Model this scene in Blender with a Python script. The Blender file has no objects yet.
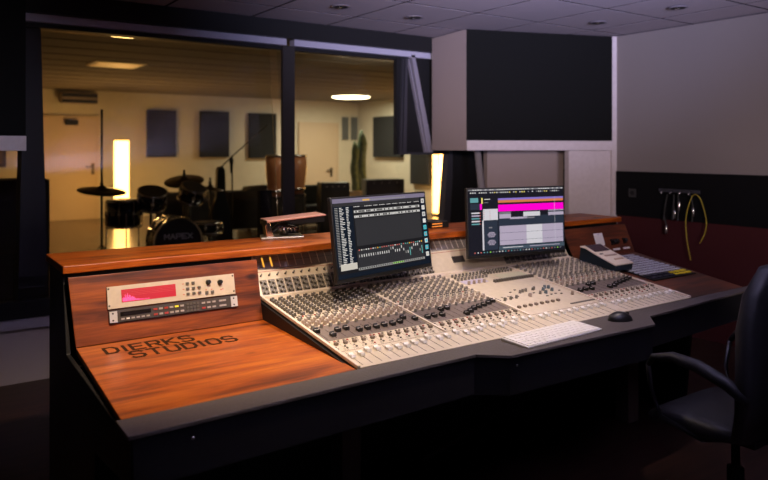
import bpy, math, random
from mathutils import Matrix, Vector, Euler
random.seed(7)
PI = math.pi
scene = bpy.context.scene
COL = scene.collection

# ------------------------------------------------------------------ camera
cd = bpy.data.cameras.new('camera'); cam = bpy.data.objects.new('camera', cd); COL.objects.link(cam)
cam.location = (0, 0, 1.5)
cam.rotation_euler = (PI/2, 0, -math.radians(34.75))
cd.sensor_width = 36.0; cd.lens = 695/768*36
cd.shift_y = -(240-149.5)/768
cd.clip_end = 100
cd.dof.use_dof = True; cd.dof.focus_distance = 2.9; cd.dof.aperture_fstop = 2.3
scene.camera = cam

# ------------------------------------------------------------------ world, exposure
w = bpy.data.worlds.new('world'); scene.world = w; w.use_nodes = True
w.node_tree.nodes['Background'].inputs[0].default_value = (0.55, 0.55, 0.75, 1)
w.node_tree.nodes['Background'].inputs[1].default_value = 0.010
vs = scene.view_settings
vs.view_transform = 'Standard'; vs.look = 'None'; vs.exposure = 0.0; vs.gamma = 1.0; vs.use_curve_mapping = False

# ------------------------------------------------------------------ lights
def area(name, loc, target, size, power, color, sy=None, spread=None):
    l = bpy.data.lights.new(name, 'AREA'); l.energy = power; l.color = color; l.size = size
    if sy: l.shape = 'RECTANGLE'; l.size_y = sy
    if spread: l.spread = math.radians(spread)
    o = bpy.data.objects.new(name, l); COL.objects.link(o); o.location = loc
    d = Vector(target)-Vector(loc); o.rotation_euler = d.to_track_quat('-Z', 'Y').to_euler()
    return o
def spot(name, loc, target, power, color, angle, blend=0.8, r=0.04):
    l = bpy.data.lights.new(name, 'SPOT'); l.energy = power; l.color = color
    l.spot_size = math.radians(angle); l.spot_blend = blend; l.shadow_soft_size = r
    o = bpy.data.objects.new(name, l); COL.objects.link(o); o.location = loc
    d = Vector(target)-Vector(loc); o.rotation_euler = d.to_track_quat('-Z', 'Y').to_euler()
    return o
WARM = (1.0, 0.74, 0.50); WARM2 = (1.0, 0.80, 0.62); COOL = (0.62, 0.62, 1.0)
spot('spot_wood', (0.95, 1.62, 2.46), (0.92, 2.62, 0.85), 215, WARM, 58, 1.0)
spot('spot_console', (1.861, 1.62, 2.46), (1.85, 2.42, 0.85), 112, WARM2, 62, 1.0)
spot('spot_console_rear', (1.861, 3.40, 2.46), (1.85, 2.45, 0.8), 60, WARM2, 60, 1.0)
spot('spot_console_right', (2.517, 1.62, 2.46), (2.68, 2.5, 0.8), 62, WARM2, 60, 1.0)
# unseen cool fill added behind the camera, standing in for daylight on the ceiling
area('fill_ceiling', (1.2, -0.6, 1.75), (3.2, 2.6, 3.35), 0.9, 88, (0.62, 0.62, 1.0), 0.5, spread=58)
area('fill_right_wall', (2.2, 0.2, 1.3), (5.2, 2.9, 1.5), 0.4, 5, (1.0, 0.78, 0.76), 0.3, spread=50)  # unseen warm fill added to brighten the right wall
area('fill_right_soffit', (0.2, 0.6, 1.9), (3.95, 4.6, 1.8), 0.3, 7, (1.0, 0.76, 0.66), 0.3, spread=40)  # unseen warm fill added for the side of the right soffit
area('fill_left_soffit', (2.5, -0.3, 1.7), (0.35, 4.5, 1.62), 0.3, 0.6, (0.85, 0.80, 1.0), 0.3, spread=20)  # weak unseen fill added for the pale strip of the left soffit
# the live room beyond the glass
area('live_room_light', (8.76, 14.0, 2.70), (8.76, 14.0, 0), 0.9, 66, (1.0, 0.92, 0.72), 0.5)
area('fill_live_room', (5.4, 8.0, 2.70), (5.4, 9.5, 0), 1.0, 14, (1.0, 0.86, 0.64), 0.6)  # unseen fill added to light the fronts of the drums and congas

# ------------------------------------------------------------------ materials
MATS = {}
def principled(name, col, rough=0.6, metal=0.0, spec=0.5, emit=None, estr=1.0, coat=0.0):
    if name in MATS: return MATS[name]
    m = bpy.data.materials.new(name); m.use_nodes = True; b = m.node_tree.nodes['Principled BSDF']
    b.inputs['Base Color'].default_value = (*col, 1); b.inputs['Roughness'].default_value = rough
    b.inputs['Metallic'].default_value = metal; b.inputs['Specular IOR Level'].default_value = spec
    b.inputs['Coat Weight'].default_value = coat
    if emit: b.inputs['Emission Color'].default_value = (*emit, 1); b.inputs['Emission Strength'].default_value = estr
    MATS[name] = m; return m
def noisy(name, c1, c2, scale=8.0, rough=0.7, stretch=(1, 1, 1), bump=0.0, detail=4, metal=0.0, spec=0.5, lo=0.35, hi=0.65):
    m = principled(name, c1, rough, metal, spec); nt = m.node_tree; b = nt.nodes['Principled BSDF']
    tc = nt.nodes.new('ShaderNodeTexCoord'); mp = nt.nodes.new('ShaderNodeMapping'); mp.inputs['Scale'].default_value = stretch
    n = nt.nodes.new('ShaderNodeTexNoise'); n.inputs['Scale'].default_value = scale; n.inputs['Detail'].default_value = detail
    r = nt.nodes.new('ShaderNodeValToRGB'); r.color_ramp.elements[0].position = lo; r.color_ramp.elements[1].position = hi
    r.color_ramp.elements[0].color = (*c1, 1); r.color_ramp.elements[1].color = (*c2, 1)
    nt.links.new(tc.outputs['Object'], mp.inputs[0]); nt.links.new(mp.outputs[0], n.inputs['Vector'])
    nt.links.new(n.outputs['Fac'], r.inputs[0]); nt.links.new(r.outputs[0], b.inputs['Base Color'])
    if bump:
        bp = nt.nodes.new('ShaderNodeBump'); bp.inputs['Strength'].default_value = bump; bp.inputs['Distance'].default_value = 0.01
        nt.links.new(n.outputs['Fac'], bp.inputs['Height']); nt.links.new(bp.outputs[0], b.inputs['Normal'])
    return m
def wood(name, dark, mid, light, rough=0.34, seed=0.0, plank=0.0):
    """stained pine: grain along local X, knots, long dark streaks"""
    m = principled(name, mid, rough); nt = m.node_tree; b = nt.nodes['Principled BSDF']; L = nt.links.new
    tc = nt.nodes.new('ShaderNodeTexCoord')
    mp = nt.nodes.new('ShaderNodeMapping'); mp.inputs['Scale'].default_value = (1.1, 9, 9); mp.inputs['Location'].default_value = (seed, seed*2, seed)
    n1 = nt.nodes.new('ShaderNodeTexNoise'); n1.inputs['Scale'].default_value = 2.2; n1.inputs['Detail'].default_value = 6; n1.inputs['Distortion'].default_value = 0.7
    mp2 = nt.nodes.new('ShaderNodeMapping'); mp2.inputs['Scale'].default_value = (2.5, 60, 60); mp2.inputs['Location'].default_value = (seed, 0, seed)
    n2 = nt.nodes.new('ShaderNodeTexNoise'); n2.inputs['Scale'].default_value = 3; n2.inputs['Detail'].default_value = 3; n2.inputs['Distortion'].default_value = 0.5
    mp3 = nt.nodes.new('ShaderNodeMapping'); mp3.inputs['Scale'].default_value = (2.2, 5, 5); mp3.inputs['Location'].default_value = (seed*3, 1, 0)
    v = nt.nodes.new('ShaderNodeTexVoronoi'); v.inputs['Scale'].default_value = 1.5
    for a, c in ((mp, n1), (mp2, n2), (mp3, v)):
        L(tc.outputs['Object'], a.inputs[0]); L(a.outputs[0], c.inputs['Vector'])
    r = nt.nodes.new('ShaderNodeValToRGB'); e = r.color_ramp.elements
    e[0].position = 0.30; e[0].color = (*dark, 1); e[1].position = 0.72; e[1].color = (*light, 1)
    k = e.new(0.47); k.color = (*mid, 1)
    L(n1.outputs['Fac'], r.inputs[0])
    mx = nt.nodes.new('ShaderNodeMix'); mx.data_type = 'RGBA'; mx.blend_type = 'MULTIPLY'; mx.inputs['Factor'].default_value = 0.55
    r2 = nt.nodes.new('ShaderNodeValToRGB'); r2.color_ramp.elements[0].position = 0.35; r2.color_ramp.elements[0].color = (0.45, 0.38, 0.33, 1); r2.color_ramp.elements[1].position = 0.6
    L(n2.outputs['Fac'], r2.inputs[0]); L(r.outputs[0], mx.inputs['A']); L(r2.outputs[0], mx.inputs['B'])
    mk = nt.nodes.new('ShaderNodeMix'); mk.data_type = 'RGBA'; mk.blend_type = 'MULTIPLY'; mk.inputs['Factor'].default_value = 1
    r3 = nt.nodes.new('ShaderNodeValToRGB'); r3.color_ramp.elements[0].position = 0.05; r3.color_ramp.elements[0].color = (0.18, 0.12, 0.1, 1); r3.color_ramp.elements[1].position = 0.13
    L(v.outputs['Distance'], r3.inputs[0]); L(mx.outputs['Result'], mk.inputs['A']); L(r3.outputs[0], mk.inputs['B'])
    L(mk.outputs['Result'], b.inputs['Base Color'])
    bp = nt.nodes.new('ShaderNodeBump'); bp.inputs['Strength'].default_value = 0.25; bp.inputs['Distance'].default_value = 0.004
    L(n1.outputs['Fac'], bp.inputs['Height']); L(bp.outputs[0], b.inputs['Normal'])
    return m
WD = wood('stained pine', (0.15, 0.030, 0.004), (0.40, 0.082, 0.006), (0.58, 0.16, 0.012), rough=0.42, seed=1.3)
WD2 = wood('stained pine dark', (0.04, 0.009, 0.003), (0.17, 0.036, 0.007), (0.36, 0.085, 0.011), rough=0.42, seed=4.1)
CREAM = noisy('cream enamel', (0.58, 0.50, 0.395), (0.63, 0.545, 0.43), 40, 0.45)
CREAM_EDGE = principled('cream trim', (0.80, 0.70, 0.60), 0.35)
GREYPANEL = principled('grey brown panel', (0.17, 0.135, 0.12), 0.5)
ARM = noisy('grey leather', (0.080, 0.067, 0.062), (0.094, 0.080, 0.073), 120, 0.6, bump=0.15)
WD3 = wood('stained pine dim side', (0.03, 0.009, 0.005), (0.12, 0.032, 0.014), (0.22, 0.06, 0.02), rough=0.42, seed=7.7)  # darker pine copy; the dimmer, cooler light at right is in the colour
BLACK = principled('black paint', (0.009, 0.009, 0.010), 0.55, spec=0.3)
BLACKCLOTH = noisy('black speaker cloth', (0.006, 0.006, 0.006), (0.008, 0.0085, 0.0085), 300, 0.95, spec=0.1)
BLKPLASTIC = principled('black plastic', (0.012, 0.012, 0.013), 0.35)
DKBROWN = principled('dark brown wood', (0.028, 0.018, 0.015), 0.6)
FABRICW = noisy('light wall fabric', (0.185, 0.163, 0.158), (0.22, 0.194, 0.188), 260, 0.95, spec=0.1)
SOFFITF = noisy('soffit fabric', (0.30, 0.245, 0.235), (0.34, 0.28, 0.27), 260, 0.95, spec=0.1)
PALE = noisy('pale paint', (0.52, 0.46, 0.47), (0.56, 0.50, 0.51), 30, 0.7)
RED = noisy('oxblood wall fabric', (0.045, 0.011, 0.012), (0.058, 0.014, 0.016), 200, 0.95, spec=0.1)
GREYWALL = principled('grey wall', (0.48, 0.44, 0.47), 0.8)
METAL = principled('anodised frame', (0.46, 0.45, 0.56), 0.45, 0.2)
DKMETAL = principled('dark frame', (0.07, 0.07, 0.085), 0.4, 0.5)
CHROME = principled('chrome', (0.75, 0.73, 0.70), 0.15, 1.0)
WHITE = principled('white plastic', (0.86, 0.83, 0.79), 0.4)
TAN = principled('tan knob', (0.33, 0.255, 0.205), 0.45)
GREYK = principled('grey knob', (0.17, 0.155, 0.14), 0.45)
DKK = principled('dark grey knob', (0.10, 0.088, 0.075), 0.5)
LIGHTK = principled('pale knob cap', (0.33, 0.29, 0.25), 0.5)
GLOSSBLK = principled('smoked display', (0.05, 0.045, 0.045), 0.2)

# ------------------------------------------------------------------ mesh building
class MB:
    def __init__(s, T=None): s.v = []; s.f = []; s.m = []; s.sm = []; s.T = T or Matrix.Identity(4)
    def add(s, vs, fs, m=0, smooth=False, T=None):
        o = len(s.v); M = s.T @ T if T else s.T
        s.v += [M @ Vector(p) for p in vs]
        for f in fs: s.f.append([o+i for i in f]); s.m.append(m); s.sm.append(smooth)
        return s
    def box(s, x0, x1, y0, y1, z0, z1, m=0, T=None):
        return s.add([(x0,y0,z0),(x1,y0,z0),(x1,y1,z0),(x0,y1,z0),(x0,y0,z1),(x1,y0,z1),(x1,y1,z1),(x0,y1,z1)],
                     [(0,3,2,1),(4,5,6,7),(0,1,5,4),(1,2,6,5),(2,3,7,6),(3,0,4,7)], m, False, T)
    def prism(s, pts, a, b, axis='x', m=0, T=None):
        """polygon extruded a..b along axis; pts are the other two coordinates in xyz order"""
        n = len(pts)
        def p3(p, t): return (t, p[0], p[1]) if axis == 'x' else ((p[0], t, p[1]) if axis == 'y' else (p[0], p[1], t))
        vs_ = [p3(p, a) for p in pts]+[p3(p, b) for p in pts]
        return s.add(vs_, [tuple(range(n))[::-1], tuple(range(n, 2*n))]+[(i, (i+1) % n, n+(i+1) % n, n+i) for i in range(n)], m, False, T)
    def lathe(s, prof, c=(0, 0, 0), seg=16, m=0, smooth=True, T=None):
        """prof: (r,z) from bottom to top, closed at both ends"""
        vs_ = []; fs = []; n = len(prof)
        for r, z in prof:
            for i in range(seg):
                a = 2*PI*i/seg; vs_.append((c[0]+r*math.cos(a), c[1]+r*math.sin(a), c[2]+z))
        for j in range(n-1):
            for i in range(seg): fs.append((j*seg+i, j*seg+(i+1) % seg, (j+1)*seg+(i+1) % seg, (j+1)*seg+i))
        s.add(vs_, fs, m, smooth, T)
        o = len(s.v)-n*seg
        s.f.append([o+i for i in range(seg)][::-1]); s.m.append(m); s.sm.append(False)
        s.f.append([o+(n-1)*seg+i for i in range(seg)]); s.m.append(m); s.sm.append(False)
        return s
    def tube(s, pts, r, seg=8, m=0, rs=None):
        pts = [Vector(p) for p in pts]; n = len(pts); vs_ = []; fs = []; up = Vector((0.13, 0.21, 0.97)).normalized()
        for j, p in enumerate(pts):
            d = (pts[min(j+1, n-1)]-pts[max(j-1, 0)]).normalized()
            a = d.cross(up)
            if a.length < 0.1: a = d.cross(Vector((1, 0, 0)))
            a.normalize(); b = d.cross(a); rr = rs[j] if rs else r
            for i in range(seg):
                t = 2*PI*i/seg; vs_.append(p+a*rr*math.cos(t)+b*rr*math.sin(t))
        for j in range(n-1):
            for i in range(seg): fs.append((j*seg+i, j*seg+(i+1) % seg, (j+1)*seg+(i+1) % seg, (j+1)*seg+i))
        s.add(vs_, fs, m, True); o = len(s.v)-n*seg
        for cap in ([o+i for i in range(seg)][::-1], [o+(n-1)*seg+i for i in range(seg)]): s.f.append(cap); s.m.append(m); s.sm.append(False)
        return s
    def quad(s, a, b, c, d, m=0): return s.add([a, b, c, d], [(0, 1, 2, 3)], m)
    def mesh(s, name, mats):
        me = bpy.data.meshes.new(name); me.from_pydata([tuple(p) for p in s.v], [], s.f)
        for mt in mats if isinstance(mats, (list, tuple)) else [mats]: me.materials.append(mt)
        for p, mi, sm in zip(me.polygons, s.m, s.sm): p.material_index = mi; p.use_smooth = sm
        me.update(); return me
def link(name, me, parent=None, M=None, bevel=0, seg=2, kind=None, label=None):
    o = bpy.data.objects.new(name, me); COL.objects.link(o)
    if parent: o.parent = parent
    if M is not None: o.matrix_basis = M
    if bevel:
        b = o.modifiers.new('bevel', 'BEVEL'); b.width = bevel; b.segments = seg; b.limit_method = 'ANGLE'; b.angle_limit = math.radians(35)
    if kind: o['kind'] = kind
    if label: o['label'] = label
    return o
def obj(name, mb, mats, parent=None, M=None, **k): return link(name, mb.mesh(name, mats), parent, M, **k)
def struct(name, mb, mats, **k):
    o = obj(name, mb, mats, **k); o['kind'] = 'structure'; return o
def tag(o, label, cat, group=None, kind=None):
    o['label'] = label; o['category'] = cat
    if group: o['group'] = group
    if kind: o['kind'] = kind
    return o
def thing(name, label, cat, loc=(0, 0, 0), rz=0, group=None):
    o = bpy.data.objects.new(name, None); COL.objects.link(o); o.empty_display_size = 0.1
    o.location = loc; o.rotation_euler = (0, 0, rz); return tag(o, label, cat, group)
def rootM(o): return Matrix.LocRotScale(o.location, o.rotation_euler, None)
def copy_tree(o, parent=None):
    c = o.copy(); COL.objects.link(c)
    if parent: c.parent = parent
    for ch in [x for x in scene.objects if x.parent == o]: copy_tree(ch, c)
    return c
def TR(x, y, z): return Matrix.Translation((x, y, z))
def RX(a): return Matrix.Rotation(a, 4, 'X')
def RY(a): return Matrix.Rotation(a, 4, 'Y')
def RZ(a): return Matrix.Rotation(a, 4, 'Z')
def arc(c, r, a0, a1, n, plane='xz', y=0):
    out = []
    for i in range(n+1):
        a = a0+(a1-a0)*i/n; out.append((c[0]+r*math.cos(a), c[1]+r*math.sin(a)))
    return out

# ================================================================== THE SETTING
CZ = 2.5
def floor_mat():
    m = noisy('dark plank floor', (0.022, 0.011, 0.008), (0.05, 0.022, 0.015), 3, 0.4, stretch=(1, 9, 1)); return m
struct('floor', MB().box(-2.5, 5.3, -2.5, 5.0, -0.1, 0), floor_mat())
# suspended ceiling: tiles .656 x .645 with dark grooves
def ceiling_mat():
    m = principled('ceiling tiles', (0.42, 0.37, 0.41), 1.0, spec=0.0); nt = m.node_tree; b = nt.nodes['Principled BSDF']; L = nt.links.new
    tc = nt.nodes.new('ShaderNodeTexCoord'); n = nt.nodes.new('ShaderNodeTexNoise'); n.inputs['Scale'].default_value = 90
    r = nt.nodes.new('ShaderNodeValToRGB'); r.color_ramp.elements[0].color = (0.38, 0.335, 0.37, 1); r.color_ramp.elements[1].color = (0.46, 0.41, 0.45, 1)
    L(tc.outputs['Object'], n.inputs['Vector']); L(n.outputs['Fac'], r.inputs[0]); L(r.outputs[0], b.inputs['Base Color'])
    return m
CT = ceiling_mat(); GR = principled('dark grid bar', (0.012, 0.011, 0.014), 1.0, spec=0.0)
px, py = 0.656, 0.645
cb = MB(); cb.box(-2.5, 5.3, -2.5, 5.0, CZ+0.012, CZ+0.1, 1)
xs = [4.155+px*k for k in range(-11, 3)]; ys = [3.19+py*k for k in range(-9, 4)]
for i in range(len(xs)-1):
    for j in range(len(ys)-1):
        x0, x1 = max(xs[i]+0.009, -2.5), min(xs[i+1]-0.011, 5.29); y0, y1 = max(ys[j]+0.011, -2.5), min(ys[j+1]-0.011, 4.99)
        if x1 > x0 and y1 > y0: cb.box(x0, x1, y0, y1, CZ+0.011, CZ+0.012, 0)
struct('ceiling', cb, [CT, GR])
# right wall: pale fabric, black band, oxblood band
rw = MB(); rw.box(5.2, 5.35, -2.5, 5.0, 1.31, CZ, 0); rw.box(5.19, 5.35, -2.5, 5.0, 0.922, 1.31, 1); rw.box(5.2, 5.35, -2.5, 5.0, 0.0, 0.922, 2)
struct('wall_right', rw, [FABRICW, noisy('black band cloth', (0.004, 0.004, 0.0045), (0.006, 0.006, 0.007), 300, 0.95, spec=0.1), RED])
# window wall: below the sill, black header, black right section
ww = MB()
ww.box(-2.5, 4.25, 5.0, 5.30, 0, 0.41, 0)
ww.box(-2.5, 5.35, 4.90, 5.30, 2.375, 2.95, 1)
ww.box(4.25, 5.35, 5.0, 5.05, 0, 2.375, 1)
ww.box(-2.5, -0.6, 5.0, 5.30, 0.41, 2.375, 1)
struct('wall_front', ww, [GREYWALL, BLACK])
struct('trim_1', MB().box(-2.5, 4.25, 4.96, 5.02, 0.352, 0.412), METAL)     # pale sill strip
# V shaped jamb between the tilted panes
jb = MB()
jb.box(3.60, 4.20, 4.99, 5.04, 1.455, 2.38, 1)
jb.prism([(3.735, 2.345), (3.775, 2.345), (3.985, 1.47), (3.925, 1.47)], 4.955, 4.99, 'y', 0)
jb.prism([(3.705, 2.31), (3.716, 2.31), (3.915, 1.47), (3.90, 1.47)], 4.96, 4.99, 'y', 0)
jb.prism([(3.675, 2.31), (3.70, 2.31), (3.685, 1.47), (3.645, 1.47)], 4.96, 4.99, 'y', 2)
jb.prism([(3.652, 2.31), (3.660, 2.31), (3.635, 1.47), (3.62, 1.47)], 4.965, 4.99, 'y', 2)
jb.box(3.62, 3.985, 4.955, 4.99, 1.455, 1.475, 2)
struct('trim_2', jb, [principled('dull metal', (0.24, 0.225, 0.27), 0.5, 0.1), BLACK, DKMETAL])
GL = bpy.data.materials.new('window glass'); GL.use_nodes = True; nt = GL.node_tree; nt.nodes.clear()
out = nt.nodes.new('ShaderNodeOutputMaterial'); mx = nt.nodes.new('ShaderNodeMixShader'); tr = nt.nodes.new('ShaderNodeBsdfTransparent'); gl = nt.nodes.new('ShaderNodeBsdfGlossy')
gl.inputs['Roughness'].default_value = 0.0; tr.inputs[0].default_value = (0.93, 0.94, 0.92, 1)
fr = nt.nodes.new('ShaderNodeFresnel'); fr.inputs[0].default_value = 1.33
nt.links.new(fr.outputs[0], mx.inputs[0]); nt.links.new(tr.outputs[0], mx.inputs[1]); nt.links.new(gl.outputs[0], mx.inputs[2]); nt.links.new(mx.outputs[0], out.inputs[0])
def window(n, x0, x1, left=False, right=False):
    fb = MB()
    fb.box(x0, x1, 4.955, 5.04, 2.325, 2.375, 0)      # pale top rail
    fb.box(x0, x1, 5.0, 5.06, 2.295, 2.325, 1)
    fb.box(x0, x1, 4.99, 5.08, 0.412, 0.525, 1)       # black bottom rail
    if left: fb.box(x0, x0+0.07, 4.995, 5.08, 0.525, 2.30, 2)
    if right: fb.prism([(4.11, 0.525), (4.25, 0.525), (4.25, 2.3), (4.225, 2.3), (4.215, 1.6)], 4.995, 5.08, 'y', 2)
    f = struct('window_%d' % n, fb, [METAL, BLACK, DKMETAL])
    obj('glass', MB().prism([(5.050, 0.5), (5.058, 0.5), (5.278, 2.32), (5.270, 2.32)], x0, x1, 'x'), GL, f)
window(1, -0.6, 2.50); window(2, 2.57, 4.22, right=True)
struct('trim_3', MB().box(2.482, 2.589, 4.985, 5.02, 0.412, 2.325), principled('dark mullion', (0.03, 0.027, 0.027), 0.4))
# left jamb seen beside the left speaker box: tilted grey frame post
struct('trim_4', MB().prism([(0.62, 0.5), (0.80, 0.5), (0.755, 2.3), (0.66, 2.3)], 5.07, 5.28, 'y'), principled('grey blue post', (0.03, 0.03, 0.036), 0.7))

# angled speaker soffits hanging from the ceiling either side of the window
def soffit(name, x, y, rz, wdt, label, sign):
    t = thing(name, label, 'speaker enclosure', (x, y, 1.493), rz)
    # local: x along the face, y back
    obj('cabinet', MB().prism([(0, 0.012), (sign*wdt, 0.012), (sign*wdt, 0.09), (sign*(wdt-0.16), 0.575), (-sign*0.10, 0.560)], 0, CZ-1.495, 'z'), SOFFITF, t)
    obj('grille', MB().box(min(0, sign*wdt)+0.001, max(0, sign*wdt)-0.001, 0, 0.012, 0.082, CZ-1.493-0.004), BLACKCLOTH, t)
    obj('trim_strip', MB().box(min(0, sign*wdt), max(0, sign*wdt), -0.004, 0.012, 0, 0.082), PALE, t)
    return t
soffit('speaker_soffit', 3.839, 4.333, -math.radians(18.6), 1.385, 'large black fronted loudspeaker box with pale bottom strip, hung right of the window', 1)
soffit('speaker_soffit', 0.57, 4.333, math.radians(18.6), 1.6, 'black loudspeaker box with pale bottom strip at the left edge of the window', -1)
# pale column and recess under the right box, corner strip
a = -math.radians(18.6); T0 = TR(3.839, 4.333, 0) @ RZ(a)
struct('wall_corner', MB(T0).box(0.970, 1.385, 0.03, 0.10, 0, 1.490), PALE)
struct('wall_recess', MB(T0).box(0.34, 1.10, 0.34, 0.42, 0, 1.490), SOFFITF)
struct('trim_5', MB(T0).box(1.386, 1.44, 0.005, 0.10, 0, CZ), PALE)
struct('trim_6', MB().prism([(4.15, 0.0), (4.80, 0.0), (4.80, 1.48), (4.27, 1.48)], 4.99, 5.0, 'y'), BLACK)

# live room behind the glass
LRW = noisy('live room wall', (0.60, 0.55, 0.43), (0.64, 0.585, 0.46), 4, 0.85)
LRF = noisy('live room floor', (0.075, 0.045, 0.025), (0.10, 0.06, 0.032), 3, 0.22, stretch=(1, 8, 1))
LRC = noisy('live room ceiling', (0.22, 0.19, 0.16), (0.25, 0.215, 0.18), 20, 0.9)
struct('floor_live_room', MB().box(-1.0, 10.4, 5.3, 16.2, -0.1, 0), LRF)
lc = MB(); lc.box(-1.0, 10.4, 5.3, 16.2, 2.775, 2.9, 0)
for k in range(1, 16): lc.box(-1.0, 10.235, 5.3+0.68*k-0.01, 5.3+0.68*k+0.01, 2.768, 2.775, 1)
struct('ceiling_live_room', lc, [LRC, principled('ceiling batten', (0.2, 0.15, 0.1), 0.8)])
struct('wall_back', MB().box(-1.0, 10.4, 16.0, 16.2, 0, 2.775), LRW)
struct('wall_live_right', MB().box(10.235, 10.4, 5.3, 16.0, 0, 2.775), LRW)
struct('wall_live_left', MB().box(-1.15, -1.0, 5.3, 16.2, 0, 2.775), LRW)
DOORM = principled('door paint', (0.60, 0.47, 0.33), 0.6)
def lr_door(n, x0, x1, h, hx, hz, hm):
    fb = MB(); fb.box(x0-0.06, x0, 15.95, 16, 0, h+0.06); fb.box(x1, x1+0.06, 15.95, 16, 0, h+0.06); fb.box(x0, x1, 15.95, 16, h, h+0.06); fb.box(x0, x1, 15.97, 16, 0, h)
    d = struct('door_%d' % n, fb, DOORM)
    hb = MB(); hb.box(hx-0.03, hx+0.03, 15.955, 15.97, hz-0.12, hz+0.12); hb.box(hx-0.15, hx+0.02, 15.92, 15.955, hz+0.03, hz+0.06)
    obj('door_handle', hb, hm, d)
    return d
HB = principled('bronze handle', (0.06, 0.045, 0.03), 0.4, 0.6)
d1 = lr_door(1, 2.40, 3.47, 2.16, 3.40, 1.08, HB)
obj('door_closer', MB().box(2.85, 3.09, 15.88, 15.97, 2.02, 2.13), BLKPLASTIC, d1)
lr_door(2, 8.46, 9.54, 2.15, 9.37, 0.9, HB)

# ================================================================== LIVE ROOM THINGS
t = thing('air_conditioner', 'long wall-mounted air conditioner above the left door behind the glass', 'air conditioner', (3.1, 15.98, 2.48))
obj('housing', MB().box(-0.36, 0.36, -0.22, 0, 0, 0.23), principled('ac grey', (0.30, 0.25, 0.2), 0.5), t, bevel=0.02)
obj('louvre', MB().box(-0.35, 0.35, -0.235, -0.22, 0.01, 0.07).box(-0.35, 0.35, -0.23, -0.22, 0.13, 0.2), BLKPLASTIC, t)
def panel(x, z0, z1, wd, label):
    tag(obj('acoustic_panel', MB().box(x, x+wd, 15.90, 15.995, z0, z1), noisy('dark panel fabric', (0.012, 0.013, 0.014), (0.018, 0.019, 0.02), 80, 0.95), bevel=0.01), label, 'acoustic panel', 'dark acoustic panels on the back wall')
panel(4.542, 1.326, 2.394, 0.66, 'dark acoustic panel on the far wall, leftmost, above the drum kit')
panel(5.774, 1.318, 2.411, 0.72, 'dark acoustic panel on the far wall, middle of three, above the microphone stand')
panel(7.016, 1.285, 2.40, 0.73, 'dark acoustic panel on the far wall beside the window mullion')
for y0, y1, z0, z1, lb in ((13.883, 15.122, 1.30, 2.35, 'black acoustic panel on the right side wall of the live room, upper one'), (12.738, 13.50, 0.667, 1.45, 'black acoustic panel on the live room side wall, lower, next to the lit column')):
    tag(obj('acoustic_panel', MB().box(10.13, 10.23, y0, y1, z0, z1), MATS['dark panel fabric'], bevel=0.01), lb, 'acoustic panel', 'black acoustic panels on the side wall')
LAMPM = principled('lamp paper', (0.9, 0.7, 0.4), 0.8, emit=(1.0, 0.50, 0.12), estr=9.0)
def column_lamp(loc, w_, h, label, mat):
    t = thing('column_lamp', label, 'floor lamp', loc)
    obj('base', MB().box(-w_*0.55, w_*0.55, -w_*0.55, w_*0.55, 0, 0.05), DKBROWN, t)
    obj('lamp_shade', MB().box(-w_/2, w_/2, -w_/2, w_/2, 0.05, h-0.02), mat, t, bevel=0.015)
    obj('top_cap', MB().box(-w_/2-0.005, w_/2+0.005, -w_/2-0.005, w_/2+0.005, h-0.02, h), DKBROWN, t)
    l = bpy.data.lights.new('lamp_glow', 'POINT'); l.energy = 42; l.color = (1.0, 0.55, 0.20); l.shadow_soft_size = 0.25
    o = bpy.data.objects.new('lamp_glow', l); COL.objects.link(o); o.location = (loc[0]-0.1, loc[1]-0.45, loc[2]+h*0.65)
    return t
column_lamp((3.63, 14.5, 0), 0.24, 1.70, 'glowing column floor lamp behind the drum kit', LAMPM)
column_lamp((10.03, 12.28, 0), 0.20, 1.42, 'glowing column floor lamp seen right of the left monitor, under the speaker box', LAMPM)
t = thing('ceiling_light', 'lit oval ceiling light in the live room', 'ceiling light', (8.76, 14.0, 2.76))
obj('diffuser', MB().lathe([(0.42, -0.035), (0.45, -0.02), (0.45, 0.0)], seg=32, T=Matrix.Diagonal((1, 1.0, 1, 1))), principled('lit diffuser', (1, 1, 1), 0.5, emit=(1, 0.86, 0.55), estr=9), t)
obj('rim', MB().lathe([(0.47, -0.012), (0.47, 0.01)], seg=32), WHITE, t)
t = thing('ceiling_light', 'unlit square ceiling light panel near the left of the live room ceiling', 'ceiling light', (2.62, 10.75, 2.755))
obj('frame', MB().box(-0.36, 0.36, -0.36, 0.36, 0, 0.02), principled('light frame', (0.5, 0.36, 0.18), 0.5), t)
obj('diffuser', MB().box(-0.31, 0.31, -0.31, 0.31, -0.012, 0.0), principled('amber diffuser', (0.75, 0.45, 0.15), 0.4, emit=(1, 0.5, 0.12), estr=0.18), t)  # faint orange glow added, though the panel is off
# wall vents
for x in (9.72, 10.0):
    vb = MB().box(x, x+0.19, 15.96, 15.998, 1.76, 2.375)
    for k in range(10): vb.box(x+0.02, x+0.17, 15.95, 15.96, 1.8+k*0.056, 1.82+k*0.056)
    tag(obj('wall_vent', vb, principled('vent grey', (0.12, 0.13, 0.13), 0.6)), 'narrow grey vertical vent high beside the far corner, %s of the pair' % ('left' if x < 9.8 else 'right'), 'vent', 'grey vents high beside the far corner')
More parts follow.
